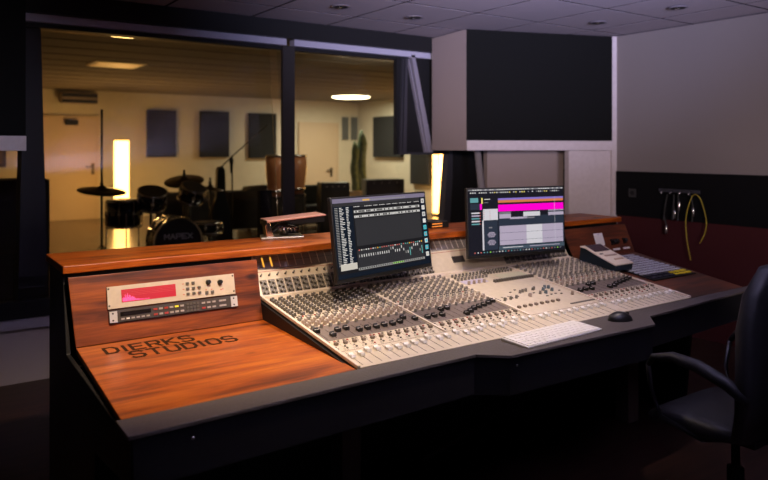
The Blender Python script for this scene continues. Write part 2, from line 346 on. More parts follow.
# small picture and dark cabinet at far left
t = thing('picture_frame', 'small dark framed picture on the far wall at the left edge', 'picture', (1.36, 15.97, 1.14))
obj('frame', MB().box(-0.1, 0.38, 0, 0.03, 0, 0.52), DKBROWN, t); obj('print', MB().box(-0.04, 0.32, -0.004, 0, 0.06, 0.46), principled('sepia print', (0.10, 0.07, 0.05), 0.6), t)
t = thing('low_cabinet', 'dark low cabinet seen through the glass at the far left', 'cabinet', (-0.3, 7.2, 0))
obj('body', MB().box(-0.6, 1.45, 0, 0.5, 0, 1.22), principled('dark walnut', (0.03, 0.02, 0.015), 0.6), t, bevel=0.01)
for k in range(3): obj('cabinet_door', MB().box(-0.58+k*0.68, 0.08+k*0.68, -0.015, 0, 0.05, 1.18), MATS['dark walnut'], t)

DRUM = principled('black drum lacquer', (0.008, 0.007, 0.006), 0.15, coat=0.6); HEAD = principled('drum head', (0.02, 0.018, 0.017), 0.4)
BRASS = principled('cymbal bronze', (0.10, 0.07, 0.04), 0.35, 0.9)
def drum(parent, M, r, h, lugs=6, head=HEAD, name='tom'):
    d = obj(name, MB().lathe([(r, 0), (r, h)], seg=28), DRUM, parent, M)
    obj('drum_head', MB().lathe([(r*0.97, 0), (r*0.95, 0.006)], (0, 0, h), 28), head, d)
    for z in (0.0, h-0.03): obj('hoop', MB().lathe([(r+0.012, z), (r+0.012, z+0.03)], seg=28), CHROME, d)
    for k in range(lugs):
        a_ = 2*PI*k/lugs+0.3
        lb = MB().tube([((r+0.018)*math.cos(a_), (r+0.018)*math.sin(a_), 0.02), ((r+0.018)*math.cos(a_), (r+0.018)*math.sin(a_), h-0.02)], 0.006, 6)
        lb.lathe([(0.018, 0), (0.018, 0.05)], ((r+0.012)*math.cos(a_), (r+0.012)*math.sin(a_), h/2-0.025), 8)
        obj('lug', lb, CHROME, d)
    return d
def legs3(parent, c, r, z, spread, rr=0.012, m=CHROME, n=3, a0=0.4):
    for k in range(n):
        a_ = a0+2*PI*k/n
        obj('leg', MB().tube([(c[0]+r*math.cos(a_), c[1]+r*math.sin(a_), z), (c[0]+spread*math.cos(a_), c[1]+spread*math.sin(a_), 0.012)], rr, 6), m, parent)
CHB = principled('stand steel', (0.35, 0.33, 0.30), 0.3, 0.9)
DKST = principled('dark stand steel', (0.02, 0.018, 0.016), 0.4, 0.5)
# kick drum facing the camera, brand lettering on the front head
t = thing('bass_drum', 'black bass drum with white lettering on its front head, below the rack tom', 'drum', (2.62, 8.1, 0.0), math.radians(-4))
Mk = TR(0, 0, 0.44) @ RX(PI/2) @ TR(0, 0, -0.38)
k_ = drum(t, TR(0, 0, 0.44) @ RX(PI/2) @ TR(0, 0, -0.2), 0.27, 0.42, 8, name='shell')
for s_ in (-1, 1): obj('spur', MB().tube([(s_*0.26, 0, 0.33), (s_*0.4, -0.1, 0.01)], 0.01, 6), CHROME, t)

STROKES = {
 'D': [[(0,0),(0,1),(.72,1),(1,.75),(1,.25),(.72,0),(0,0)]], 'I': [[(.5,0),(.5,1)]],
 'E': [[(1,0),(0,0),(0,1),(1,1)],[(0,.5),(.85,.5)]], 'R': [[(0,0),(0,1),(.85,1),(1,.85),(1,.6),(.85,.47),(0,.47)],[(.55,.47),(1,0)]],
 'K': [[(0,0),(0,1)],[(1,1),(.1,.5),(1,0)]], 'S': [[(1,.85),(.8,1),(.2,1),(0,.85),(0,.63),(.2,.5),(.8,.5),(1,.37),(1,.15),(.8,0),(.2,0),(0,.15)]],
 'T': [[(0,1),(1,1)],[(.5,1),(.5,0)]], 'U': [[(0,1),(0,.2),(.2,0),(.8,0),(1,.2),(1,1)]],
 'O': [[(.2,0),(.8,0),(1,.2),(1,.8),(.8,1),(.2,1),(0,.8),(0,.2),(.2,0)]], 'M': [[(0,0),(0,1),(.5,.4),(1,1),(1,0)]],
 'A': [[(0,0),(.5,1),(1,0)],[(.2,.38),(.8,.38)]], 'P': [[(0,0),(0,1),(.85,1),(1,.85),(1,.6),(.85,.47),(0,.47)]], 'X': [[(0,0),(1,1)],[(0,1),(1,0)]],
}
def letters(mb, text, x, y, wd, h, gap, th, z=0.0, dz=0.0012, slant=0.0, T=None):
    """stroke lettering as thin bars lying in the local XY plane"""
    for ch in text:
        cw = wd*(0.25 if ch == 'I' else 1)
        for st in STROKES[ch]:
            for (ax, ay), (bx, by) in zip(st, st[1:]):
                if ch == 'I': ax = bx = 0.5
                p = Vector((x+ax*cw+ay*slant, y+ay*h)); q = Vector((x+bx*cw+by*slant, y+by*h)); d = q-p
                if d.length < 1e-6: continue
                d.normalize(); n = Vector((-d.y, d.x))*th/2; p = p-d*th*0.35; q = q+d*th*0.35
                pts = [(p+n), (p-n), (q-n), (q+n)]
                mb.prism([(a_.x, a_.y) for a_ in pts], z, z+dz, 'z', 0, T)
        x += cw+gap
    return mb
lb = letters(MB(), 'MAPEX', -0.16, 0.02, 0.05, 0.055, 0.016, 0.012)
obj('emblem', lb, WHITE, t, TR(0, -0.222-0.008, 0.46) @ RX(PI/2))
t = thing('rack_tom', 'black rack tom tilted on top of the bass drum', 'drum', (2.47, 8.5, 0.0))
drum(t, TR(0, 0, 0.80) @ RX(math.radians(22)), 0.165, 0.22, 6, name='shell')
obj('mount_post', MB().tube([(0, 0, 0.02), (0, 0, 0.82)], 0.016, 8), DKST, t); legs3(t, (0, 0), 0.02, 0.3, 0.25)
t = thing('rack_tom', 'small black tom right of the tilted tom, under the raised cymbal', 'drum', (2.95, 8.5, 0.0))
drum(t, TR(0, 0, 0.86) @ RX(math.radians(25)) @ RY(0.15), 0.15, 0.2, 6, name='shell')
obj('mount_post', MB().tube([(0, 0, 0.02), (0, 0, 0.9)], 0.016, 8), DKST, t); legs3(t, (0, 0), 0.02, 0.3, 0.25)
t = thing('floor_tom', 'black floor tom in front of the glowing column lamp, left of the kit', 'drum', (2.18, 8.6, 0.0))
drum(t, TR(0, 0, 0.57), 0.195, 0.33, 8, name='shell')
legs3(t, (0, 0), 0.21, 0.75, 0.22, 0.009)
t = thing('snare_drum', 'black snare drum low on the right of the bass drum', 'drum', (3.12, 8.35, 0))
drum(t, TR(0, 0, 0.45), 0.17, 0.15, 8, name='shell'); legs3(t, (0, 0), 0.03, 0.45, 0.22, 0.009)
def cymbal(loc, r, h, tilt, label, top=None, m=BRASS):
    t = thing('cymbal_stand', label, 'cymbal', loc)
    obj('cymbal', MB().lathe([(r, 0), (r*0.995, 0.003), (r*0.55, 0.022), (r*0.22, 0.034), (r*0.14, 0.06), (0.01, 0.068)], seg=36), m, t, TR(0, 0, h-0.03) @ Euler(tilt).to_matrix().to_4x4())
    obj('pole', MB().tube([(0, 0, 0.25), (0, 0, top or h+0.12)], 0.014, 8), DKST, t)
    legs3(t, (0, 0), 0.015, 0.42, 0.32, 0.009, DKST)
    obj('wing_nut', MB().lathe([(0.02, 0), (0.02, 0.03)], (0, 0, h+0.04), 8), DKST, t)
cymbal((1.84, 8.2, 0), 0.26, 1.06, (0.16, 0.05, 0), 'flat cymbal on a tall stand, leftmost of the kit', 1.95)
cymbal((2.98, 8.8, 0), 0.25, 1.12, (0.25, -0.18, 0), 'dark cymbal tilted up above the small tom')
cymbal((3.25, 8.6, 0), 0.17, 1.02, (0.1, 0.1, 0), 'small dark cymbal at the right end of the kit')
# congas
CONGA = noisy('conga wood', (0.60, 0.24, 0.10), (0.72, 0.32, 0.14), 6, 0.3, stretch=(6, 6, 1))
for (x, y, lb) in ((4.62, 9.5, 'orange-brown conga drum on a stand, left of the window mullion'), (5.12, 9.8, 'orange-brown conga drum on a stand, partly behind the mullion, right one')):
    t = thing('conga_drum', lb, 'drum', (x, y, 0), 0, 'congas on stands')
    obj('shell', MB().lathe([(0.10, 0.80), (0.125, 0.9), (0.155, 1.10), (0.165, 1.22), (0.15, 1.40)], seg=24), CONGA, t)
    obj('rim', MB().lathe([(0.162, 1.385), (0.165, 1.41), (0.15, 1.415)], seg=24), CHROME, t)
    obj('band', MB().lathe([(0.128, 0.86), (0.140, 0.90)], seg=24), CHROME, t)
    obj('drum_head', MB().lathe([(0.15, 1.412), (0.145, 1.42)], seg=24), principled('hide', (0.6, 0.5, 0.35), 0.6), t)
    obj('stand_ring', MB().lathe([(0.15, 0.78), (0.155, 0.80)], seg=24), DKST, t)
    legs3(t, (0, 0), 0.14, 0.8, 0.26, 0.011, DKST)
# microphone stand with boom
t = thing('microphone_stand', 'boom microphone stand with a microphone, standing between the drum kit and congas', 'microphone stand', (3.92, 9.5, 0))
obj('pole', MB().tube([(0, 0, 0.1), (0, 0, 1.42)], 0.011, 8), DKST, t); obj('boom', MB().tube([(-0.2, 0, 1.22), (0, 0, 1.40), (0.55, 0, 1.86)], 0.009, 8), DKST, t)
obj('microphone', MB().lathe([(0.018, 0), (0.024, 0.12), (0.032, 0.15), (0.03, 0.2), (0.01, 0.22)], seg=12), BLKPLASTIC, t, TR(-0.01, 0, 1.16)); legs3(t, (0, 0), 0.012, 0.2, 0.33, 0.01, DKST)
# guitar on a stand, leaning
t = thing('guitar_case', 'dark tall guitar case standing upright left of the microphone stand', 'guitar case', (3.84, 9.75, 0))
pts = [(-0.16, 0), (0.16, 0), (0.18, 0.25), (0.13, 0.42), (0.14, 0.6), (0.075, 0.8), (0.06, 1.2), (0.03, 1.25), (-0.03, 1.25), (-0.06, 1.2), (-0.075, 0.8), (-0.14, 0.6), (-0.13, 0.42), (-0.18, 0.25)]
obj('body', MB().prism(pts, -0.05, 0.05, 'y'), BLKPLASTIC, t, bevel=0.015); obj('handle', MB().tube([(0.135, 0, 0.45), (0.17, 0, 0.48), (0.17, 0, 0.56), (0.14, 0, 0.6)], 0.008), BLKPLASTIC, t)
# long dark low unit (electric piano under a cover)
t = thing('covered_piano', 'long low piano under a dark cloth cover behind the drum kit', 'piano', (4.15, 10.5, 0), math.radians(-4))
DC = noisy('dark cloth', (0.035, 0.028, 0.02), (0.055, 0.045, 0.032), 5, 0.8)
obj('cloth_cover', MB().prism([(-0.28, 0.25), (0.3, 0.25), (0.3, 0.80), (0.18, 0.84), (-0.1, 0.83), (-0.28, 0.72)], -0.95, 1.35, 'x'), DC, t, bevel=0.04, seg=3)
obj('keyboard_hump', MB().prism([(0.3, 0.8), (0.5, 0.9), (0.75, 0.92), (1.0, 0.9), (1.2, 0.82)], -0.1, 0.2, 'y'), DC, t, bevel=0.03)
for sx in (-0.85, 1.2):
    for sy in (-0.2, 0.2): obj('leg', MB().box(sx-0.03, sx+0.03, sy-0.03, sy+0.03, 0, 0.26), DKBROWN, t)
t = thing('stage_divider', 'narrow black upright panel just left of the mullion behind the wood ledge', 'screen', (2.94, 6.3, 0))
obj('panel', MB().box(-0.065, 0.065, -0.03, 0.03, 0.03, 1.10), BLACK, t); obj('foot', MB().box(-0.15, 0.15, -0.12, 0.12, 0, 0.03), BLACK, t)
# snake plant
t = thing('potted_cactus', 'tall green columnar cactus in a pale pot in the far corner', 'plant', (8.67, 13.5, 0))
CG = noisy('cactus green', (0.05, 0.09, 0.045), (0.10, 0.15, 0.07), 12, 0.6)
for (dx, h, r) in ((0.07, 1.95, 0.11), (-0.12, 1.7, 0.09), (0.0, 1.35, 0.08)):
    cb_ = MB(); vs_ = []; seg = 20; rings = 10; fs = []
    for j in range(rings+1):
        z = 0.5+(h-0.5)*j/rings; s_ = 1.0 if j < rings-1 else (0.7 if j == rings-1 else 0.15)
        s_ *= 1+0.06*math.sin(j*1.7)
        for i in range(seg):
            rr = r*s_*(1 if i % 2 else 0.8); a_ = 2*PI*i/seg; vs_.append((dx+rr*math.cos(a_)+0.02*math.sin(j), rr*math.sin(a_), z))
    for j in range(rings):
        for i in range(seg): fs.append((j*seg+i, j*seg+(i+1) % seg, (j+1)*seg+(i+1) % seg, (j+1)*seg+i))
    fs.append(tuple(rings*seg+i for i in range(seg)))
    obj('stem', cb_.add(vs_, fs, 0, True), CG, t)
obj('pot', MB().lathe([(0.16, 0), (0.22, 0.5), (0.24, 0.52), (0.24, 0.56), (0.2, 0.56)], seg=24), principled('pale pot', (0.5, 0.42, 0.32), 0.7), t)
def amp(loc, wd, h, label):
    t = thing('guitar_amplifier', label, 'amplifier', loc, math.radians(-15))
    obj('cabinet', MB().box(-wd/2, wd/2, -0.15, 0.15, 0, h), BLKPLASTIC, t, bevel=0.015)
    obj('grille', MB().box(-wd/2+0.04, wd/2-0.04, -0.158, -0.15, 0.04, h-0.14), noisy('amp cloth', (0.03, 0.025, 0.02), (0.05, 0.04, 0.03), 100, 0.9), t)
    obj('control_panel', MB().box(-wd/2+0.04, wd/2-0.04, -0.158, -0.15, h-0.11, h-0.03), DKBROWN, t)
    for k in range(4): obj('knob', MB().lathe([(0.014, 0), (0.012, 0.02)], seg=8), LIGHTK, t, TR(-wd*0.3+k*wd*0.2, -0.158, h-0.07) @ RX(PI/2))
amp((6.5, 11, 0), 0.55, 0.90, 'black amplifier cabinet directly left of the left monitor, behind the glass')
amp((8.3, 12, 0), 0.85, 0.88, 'wide dark amplifier below the side wall panel, behind the top of the left monitor')
t = thing('sofa', 'low dark sofa along the live room floor between mullion and amplifier', 'sofa', (6.3, 12.2, 0), math.radians(-6))
SF = noisy('dark green upholstery', (0.030, 0.033, 0.022), (0.045, 0.05, 0.032), 30, 0.9)
for _x in (-0.8, 0.8):
    for _y in (-0.3, 0.3): obj('foot', MB().box(_x-0.03, _x+0.03, _y-0.03, _y+0.03, 0, 0.06), DKBROWN, t)
obj('base', MB().box(-0.9, 0.9, -0.4, 0.4, 0.06, 0.42), SF, t, bevel=0.04, seg=3); obj('backrest', MB().box(-0.9, 0.9, 0.2, 0.45, 0.42, 0.78), SF, t, bevel=0.05, seg=3)
for s_ in (-1, 1): obj('armrest', MB().box(s_*0.9-0.1, s_*0.9+0.1, -0.4, 0.45, 0.06, 0.6), SF, t, bevel=0.04, seg=3)

# ================================================================== CONTROL ROOM: ceiling downlights
def downlight(x, y, label, tilt=0.2):
    t = thing('recessed_downlight', label, 'ceiling light', (x, y, CZ), 0, 'recessed downlights in the ceiling tiles')
    obj('rim', MB().lathe([(0.060, -0.006), (0.066, -0.002), (0.066, 0.0)], seg=24), principled('grey rim', (0.16, 0.14, 0.16), 0.4), t)
    obj('baffle', MB().lathe([(0.047, -0.0075), (0.049, -0.006)], seg=24), BLACK, t)
    obj('bulb', MB().lathe([(0.008, -0.014), (0.02, -0.011), (0.022, -0.0075)], (-0.012, 0.0, 0), seg=16), CHROME, t)
downlight(2.52, 4.16, 'unlit recessed ceiling downlight above the window, leftmost')
downlight(3.18, 4.18, 'unlit recessed ceiling downlight just left of the right loudspeaker box')
downlight(4.50, 3.53, 'unlit recessed ceiling downlight in front of the right loudspeaker box')
downlight(4.49, 2.84, 'unlit recessed ceiling downlight at the upper right near the right wall')

# ================================================================== DESK
BY0, BY1, BZ0, BZ1 = 2.0, 2.735, 0.750, 0.772          # left wood bed
RZ1 = 0.845                                             # back of the right wood bed
PY1, PZ1 = 2.798, 1.022                                # top edge of upright wood panel
XL, XC0, XC1, XR = 0.50, 1.278, 3.275, 3.83
desk = thing('console_desk', 'black and stained-pine studio desk that carries the mixing console', 'desk', (2.1, 2.5, 0))
Di = TR(-2.1, -2.5, 0)
def dpart(name, mb, mats, **k): return obj(name, mb, mats, desk, Di, **k)
# armrest with the shallow centre bay
ap = [(XL-0.015, 1.87), (1.727, 1.90), (1.824, 1.815), (2.66, 1.79), (2.769, 1.889), (XR+0.0, 1.95), (XR+0.02, 2.002), (XL-0.015, 2.002)]
dpart('armrest', MB().prism(ap, 0.738, 0.75, 'z'), ARM, bevel=0.002, seg=2)
dpart('front_fascia', MB().prism([(XL, 1.878), (1.73, 1.91), (1.827, 1.825), (2.657, 1.80), (2.766, 1.90), (XR, 1.96), (XR, 2.0), (XL, 2.0)], 0.60, 0.738, 'z'), BLACK)
def slabq(p0, p1, p2, p3, th, m):
    # four top corners, thickened downwards along the face normal
    P_ = [Vector(p) for p in (p0, p1, p2, p3)]; nn = (P_[1]-P_[0]).cross(P_[3]-P_[0]).normalized()
    Q_ = [p-nn*th for p in P_]
    return MB().add(P_+Q_, [(0, 1, 2, 3), (7, 6, 5, 4), (0, 4, 5, 1), (1, 5, 6, 2), (2, 6, 7, 3), (3, 7, 4, 0)])
PXE = 1.268
dpart('wood_bed', slabq((XL, BY0+0.002, BZ0), (XC0-0.004, BY0+0.002, BZ0), (XC0-0.004, BY1, BZ1), (XL+0.024, BY1, BZ1), 0.022, WD), WD, bevel=0.002)
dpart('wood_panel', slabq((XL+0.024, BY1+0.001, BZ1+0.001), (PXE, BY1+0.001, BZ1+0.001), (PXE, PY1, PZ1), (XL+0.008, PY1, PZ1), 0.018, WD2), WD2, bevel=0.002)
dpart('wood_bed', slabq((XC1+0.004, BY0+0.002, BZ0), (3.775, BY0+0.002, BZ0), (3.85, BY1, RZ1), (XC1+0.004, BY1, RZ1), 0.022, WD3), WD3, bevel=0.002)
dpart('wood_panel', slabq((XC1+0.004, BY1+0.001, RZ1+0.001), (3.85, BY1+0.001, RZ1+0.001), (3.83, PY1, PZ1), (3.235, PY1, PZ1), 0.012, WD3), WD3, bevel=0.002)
# ledge with a slightly wavy front edge
n = 60; fe = []
for i in range(n+1):
    x = XL-0.01+(XR-0.035+0.01-XL)*i/n; wv = 0.004*math.sin(x*5.1)+0.003*math.sin(x*13.7)+(0.012*math.exp(-((x-1.45)/0.12)**2))
    fe.append((x, 2.80-wv))
dpart('ledge', MB().prism(fe+[(XR-0.03, 3.13), (XL-0.01, 3.17)], 1.037, 1.067, 'z'), WD, bevel=0.004)
dpart('shadow_gap', MB().box(XL+0.01, XC0-0.02, 2.83, 2.86, 0.9, 1.037).box(XC1+0.01, XR-0.04, 2.83, 2.86, 0.9, 1.037).box(XC0-0.02, XC1+0.01, 2.95, 2.97, 0.9, 1.037), BLACK)
sp = [(1.885, 0.60), (1.885, 0.735), (2.0, 0.726), (2.765, 0.744), (2.825, 0.99), (2.84, 1.036), (3.12, 1.036), (3.12, 0), (2.35, 0), (2.3, 0.55)]
for x0, x1 in ((XL-0.004, XL+0.012), (XR-0.06, XR-0.03)): dpart('side_panel', MB().prism(sp, x0, x1, 'x'), BLACK, bevel=0.003)
dpart('back_panel', MB().box(XL, XR, 3.08, 3.10, 0.02, 1.036), BLACK)
dpart('modesty_panel', MB().box(XL, XR, 2.60, 2.62, 0.10, 0.74), BLACK)
dpart('underside', MB().box(XL+0.013, XR-0.061, 2.001, 2.60, 0.60, 0.69), BLACK)
for x in (1.48, 3.31): dpart('leg', MB().box(x-0.045, x+0.045, 2.36, 2.45, 0, 0.60), principled('brown leg', (0.13, 0.085, 0.065), 0.6), bevel=0.004)
dpart('foot_rail', MB().tube([(1.863, 2.40, 0.15), (2.358, 2.54, 0.15)], 0.02, 8), DKBROWN)
for x, y, z in ((1.86, 1.824, 0.706), (0.661, 1.881, 0.702)):
    dpart('screw', MB(TR(x, y, z) @ RX(PI/2)).lathe([(0.006, 0), (0.0055, 0.004), (0.002, 0.005)], seg=12), CHROME)
# engraved lettering burnt into the left bed
sl = math.atan2(BZ1-BZ0, BY1-BY0)
LT = TR(0.605, 2.607, BZ0+(2.607-BY0)*math.tan(sl)+0.0003) @ RX(sl)
lm = letters(MB(LT), 'DIERKS', 0, 0.0, 0.0415, 0.070, 0.020, 0.0115, dz=0.0008)
letters(lm, 'STUDIOS', 0.068, -0.090, 0.043, 0.070, 0.020, 0.0115, dz=0.0008)
dpart('lettering', lm, principled('burnt lettering', (0.045, 0.020, 0.010), 0.8, spec=0.15))

# ================================================================== MIXING CONSOLE
CW = XC1-XC0
con = thing('mixing_console', 'large cream analogue mixing console with rows of knobs and white faders', 'mixing console', (XC0, 2.0, 0.75))
ang = math.atan(0.13); Lv = 0.785/math.cos(ang)
SF_ = RX(ang)                                              # surface frame in console local space
KY, KZ = 0.785, 0.102                                       # kink, local
bang = math.atan2(0.165, 0.112); BL = math.hypot(0.165, 0.112)
BF = TR(0, KY+0.004, KZ+0.002) @ RX(bang)                  # bridge frame: x along, y up the slope, z out
KY_ = 0.785
body = MB().prism([(0.001, -0.05), (0.001, 0.0), (KY, KZ), (KY+0.112, KZ+0.165), (KY+0.14, KZ+0.165), (KY+0.14, -0.1), (0.2, -0.1)], 0.0, CW, 'x', 0)
body.prism([(0.03, -0.02), (0.03, -0.004), (KY-0.01, KZ-0.008), (KY+0.1, KZ+0.14), (KY+0.1, -0.02)], -0.010, 0.0, 'x', 0)
obj('chassis', body, [BLACK], con)
MODS = [(0.0, 0.505), (0.505, 0.985), (0.985, 1.472), (1.472, CW)]     # 12 ch, 12 ch, master, 12 ch
sb = MB()
sb.box(0.0, CW, 0.0, Lv, 0, 0.003, 0)
obj('top_plate', sb, [CREAM], con, SF_)
tb = MB()
for x in (0.0, CW-0.012): tb.box(x, x+0.012, 0, Lv, 0.003, 0.012)
for x0, x1 in MODS[1:]: tb.box(x0-0.005, x0+0.005, 0.145, Lv, 0.003, 0.010)
tb.box(0, CW, Lv-0.016, Lv, 0.003, 0.014)
obj('trim_rails', tb, CREAM_EDGE, con, SF_, bevel=0.002)
tb = MB(); tb.box(0, 0.012, 0, BL, 0, 0.012); tb.box(CW-0.012, CW, 0, BL, 0, 0.012)
obj('bridge_end_rails', tb, CREAM_EDGE, con, BF, bevel=0.002)
obj('front_strip', MB().box(0, CW, 0.1435, 0.1455, 0.003, 0.0036), principled('print brown', (0.16, 0.10, 0.07), 0.6), con, SF_)
mods = [0, 1, 3]; chx = []
for k in mods:
    x0, x1 = MODS[k]; x0 += 0.012; x1 -= 0.010; p = (x1-x0)/12
    chx += [(k, i, x0+p*(i+0.5), p) for i in range(12)]
# grey brown short-fader wells (one panel per module) and printed marks
for k in mods:
    x0, x1 = MODS[k]; g = MB().box(x0+0.014, x1-0.009, 0.248, 0.392, 0.003, 0.0045)
    obj('fader_well', g, GREYPANEL, con, SF_)
INK = principled('ink', (0.035, 0.03, 0.03), 0.6); SLOT = principled('slot', (0.03, 0.025, 0.022), 0.7)
sl1 = MB().box(-0.0009, 0.0009, 0.018, 0.132, 0.003, 0.0036).mesh('fader_slot', [SLOT]); sl2 = MB().box(-0.001, 0.001, 0.262, 0.352, 0.0045, 0.005).mesh('short_fader_slot', [SLOT])
for k, i, x, p in chx: link('fader_slot', sl1, con, SF_ @ TR(x, 0, 0)); link('short_fader_slot', sl2, con, SF_ @ TR(x, 0, 0))
for i in range(10): link('fader_slot', sl1, con, SF_ @ TR(MODS[2][0]+0.03+i*0.046, 0, 0))
pr = MB(); rs = random.Random(3)
for k, i, x, p in chx:
    for v in [0.155, 0.163, 0.215, 0.222, 0.232, 0.241, 0.405, 0.45, 0.49, 0.512, 0.54]:
        for dx in (-0.013, 0.013):
            if rs.random() < 0.85: pr.box(x+dx-0.0022, x+dx+0.0022, v-0.0013, v+0.0013, 0.003, 0.0035)
    pr.box(x+p/2-0.0004, x+p/2+0.0004, 0.15, 0.78, 0.003, 0.0034)
    for v in (0.27, 0.29, 0.31, 0.33, 0.35): pr.box(x+0.009, x+0.013, v-0.0005, v+0.0005, 0.0045, 0.005, 1)
obj('printed_legend', pr, [INK, LIGHTK], con, SF_, kind='stuff')

def knob_mesh(name, r, h, body_m, cap_m, seg=12):
    b = MB().lathe([(r*1.15, 0), (r*1.05, h*0.18), (r*0.92, h*0.86), (r*0.8, h)], seg=seg, m=0)
    b.lathe([(r*0.72, 0), (r*0.66, 0.0006)], (0, 0, h), seg, 1); b.box(-0.0008, 0.0008, 0, r*0.75, h+0.0005, h+0.0012, 2)
    return b.mesh(name, [body_m, cap_m, WHITE])
KTAN = knob_mesh('knob_tan', 0.0078, 0.017, TAN, LIGHTK); KWH = knob_mesh('knob_pale', 0.0085, 0.012, GREYK, LIGHTK)
KGR = knob_mesh('knob_grey', 0.0068, 0.016, GREYK, TAN); KDK = knob_mesh('knob_dark', 0.0062, 0.014, DKK, GREYK, 10); KBLU = knob_mesh('knob_blue', 0.008, 0.016, principled('blue grey knob', (0.10, 0.14, 0.17), 0.4), GREYK)
def cap_mesh(name, a_, b_, h, m, lm_):
    c = MB().prism([(-b_, 0.002), (-b_*0.8, h), (-b_*0.25, h*0.72), (b_*0.25, h*0.72), (b_*0.8, h), (b_, 0.002)], -a_, a_, 'x', 0)
    c.box(-a_*1.01, a_*1.01, -0.0008, 0.0008, h*0.7, h*0.74, 1); c.box(-0.001, 0.001, -0.002, 0.002, 0, 0.003, 1); return c.mesh(name, [m, lm_])
CAPW = cap_mesh('fader_cap', 0.0095, 0.0145, 0.013, WHITE, principled('grey line', (0.3, 0.28, 0.27), 0.5)); CAPB = cap_mesh('short_fader', 0.0092, 0.0130, 0.016, BLKPLASTIC, WHITE)
SQ = MB().box(-0.0065, 0.0065, -0.007, 0.007, 0, 0.010).mesh('channel_key', [principled('key brown', (0.20, 0.15, 0.12), 0.5)])
cap_v = [.090, .092, .112, .111, .092, .087, .087, .096, .092, .118, .092, .095, .116, .094, .092, .101, .122, .109, .096, .119, .097, .131, .112, .108]
knobs = []   # (distance, mesh, matrix)
def put(me, x, v, z=0.003): knobs.append((math.hypot(x, v+1.9), me, TR(x, v, z)))
rs = random.Random(11)
for n_, (k, i, x, p) in enumerate(chx):
    v = cap_v[n_] if n_ < len(cap_v) else 0.085+0.02*rs.random()
    link('fader_cap', CAPW, con, SF_ @ TR(x, v, 0.003))
    link('channel_key', SQ, con, SF_ @ TR(x+0.003, 0.205, 0.003))
    bv = [0.340, 0.285, 0.318, 0.322, 0.288, 0.290, 0.288, 0.292, 0.290, 0.296, 0.33, 0.30][i] if k == 0 else [0.292, 0.296, 0.29, 0.345, 0.35, 0.275, 0.28, 0.30, 0.31, 0.32, 0.33, 0.345][i]
    if k == 1 and i == 5: bv = 0.262
    link('short_fader', CAPB, con, SF_ @ TR(x-0.004, bv, 0.0045))
    # rows of knobs going up the channel
    put(KGR, x-0.002, 0.378)
    put(KTAN, x-0.009, 0.408); put(KTAN, x+0.009, 0.420); put(KTAN, x-0.009, 0.440); put(KTAN, x+0.009, 0.452)
    put(KWH, x-0.004, 0.482); put(KWH if k == 0 else KGR, x+0.010, 0.500)
    mm = KDK if k == 0 else KGR
    for j in range(9 if k == 0 else 7):
        v = 0.53+j*(0.0255 if k == 0 else 0.034)
        put(mm, x-0.008+(0 if k == 0 else (j % 2)*0.004), v)
        put(mm if k else KDK, x+(0.010 if k else 0.004), v+(0.010 if k else 0.006))
for i in range(10):
    x = MODS[2][0]+0.03+i*0.046
    link('fader_cap', CAPW, con, SF_ @ TR(x, [.10, .112, .098, .105, .10, .108, .10, .103, .099, .10][i], 0.003))
    if i < 8: link('channel_key', SQ, con, SF_ @ TR(1.015+i*0.037, 0.236, 0.003))
# master section
mz = MB()
mz.box(1.275, 1.478, 0.60, 0.675, 0.003, 0.0045, 0); obj('scribble_strip', mz, [principled('pale green strip', (0.58, 0.56, 0.42), 0.4)], con, SF_)
for i in range(16): obj('selector_key', MB().box(-0.006, 0.006, -0.008, 0.008, 0, 0.013), DKK, con, SF_ @ TR(1.191+i*0.0178, 0.578, 0.003))
mz = MB().box(1.02, 1.17, 0.60, 0.655, 0.003, 0.0042); obj('lilac_strip', mz, principled('lilac strip', (0.50, 0.46, 0.62), 0.5), con, SF_)
for xx, vv, me in [(2.461, 2.392, KGR), (2.486, 2.40, KGR), (2.511, 2.403, KGR), (2.561, 2.404, KDK), (2.575, 2.41, KGR), (2.473, 2.337, KTAN), (2.48, 2.345, KWH), (2.552, 2.346, KGR), (2.645, 2.403, KBLU), (2.664, 2.395, KBLU), (2.650, 2.359, KBLU), (2.587, 2.342, KBLU), (2.610, 2.38, KBLU), (2.703, 2.276, KTAN), (2.306, 2.337, KGR), (2.346, 2.340, KGR), (2.386, 2.343, KGR)]:
    put(me, xx-XC0, (vv-2.0)/math.cos(ang))
for i in range(4): put(KTAN, 1.035+i*0.034, 0.60)
for r_ in range(3):
    for i in range(9 if r_ < 2 else 12): put(KDK if r_ else KGR, 1.02+i*0.024+(r_*0.006), 0.665+r_*0.03)
for i in range(10):
    for r_ in range(2): put(KDK, 1.24+i*0.021, 0.705+r_*0.03)
for i, (xx, vv) in enumerate([(2.33, 2.36), (2.37, 2.36), (2.41, 2.36), (2.42, 2.42), (2.50, 2.36), (2.53, 2.37), (2.60, 2.32), (2.63, 2.32), (2.66, 2.31), (2.69, 2.35), (2.56, 2.31), (2.47, 2.44)]):
    obj('button', MB().box(-0.006, 0.006, -0.003, 0.003, 0, 0.003), INK, con, SF_ @ TR(xx-XC0, vv-2.0, 0.003))
for i in range(3): obj('button', MB().box(-0.002, 0.002, -0.02, 0.02, 0, 0.0015), INK, con, SF_ @ TR(1.007+i*0.04, 0.365, 0.003))
obj('talkback_strip', MB().box(1.30, 1.468, 0.175, 0.185, 0.003, 0.006), DKK, con, SF_)
knobs.sort(key=lambda q: q[0])
for d_, me, M in knobs[:100]: link('knob', me, con, SF_ @ M)
kb = MB(); kmats = [TAN, LIGHTK, GREYK, DKK, WHITE, MATS['blue grey knob']]
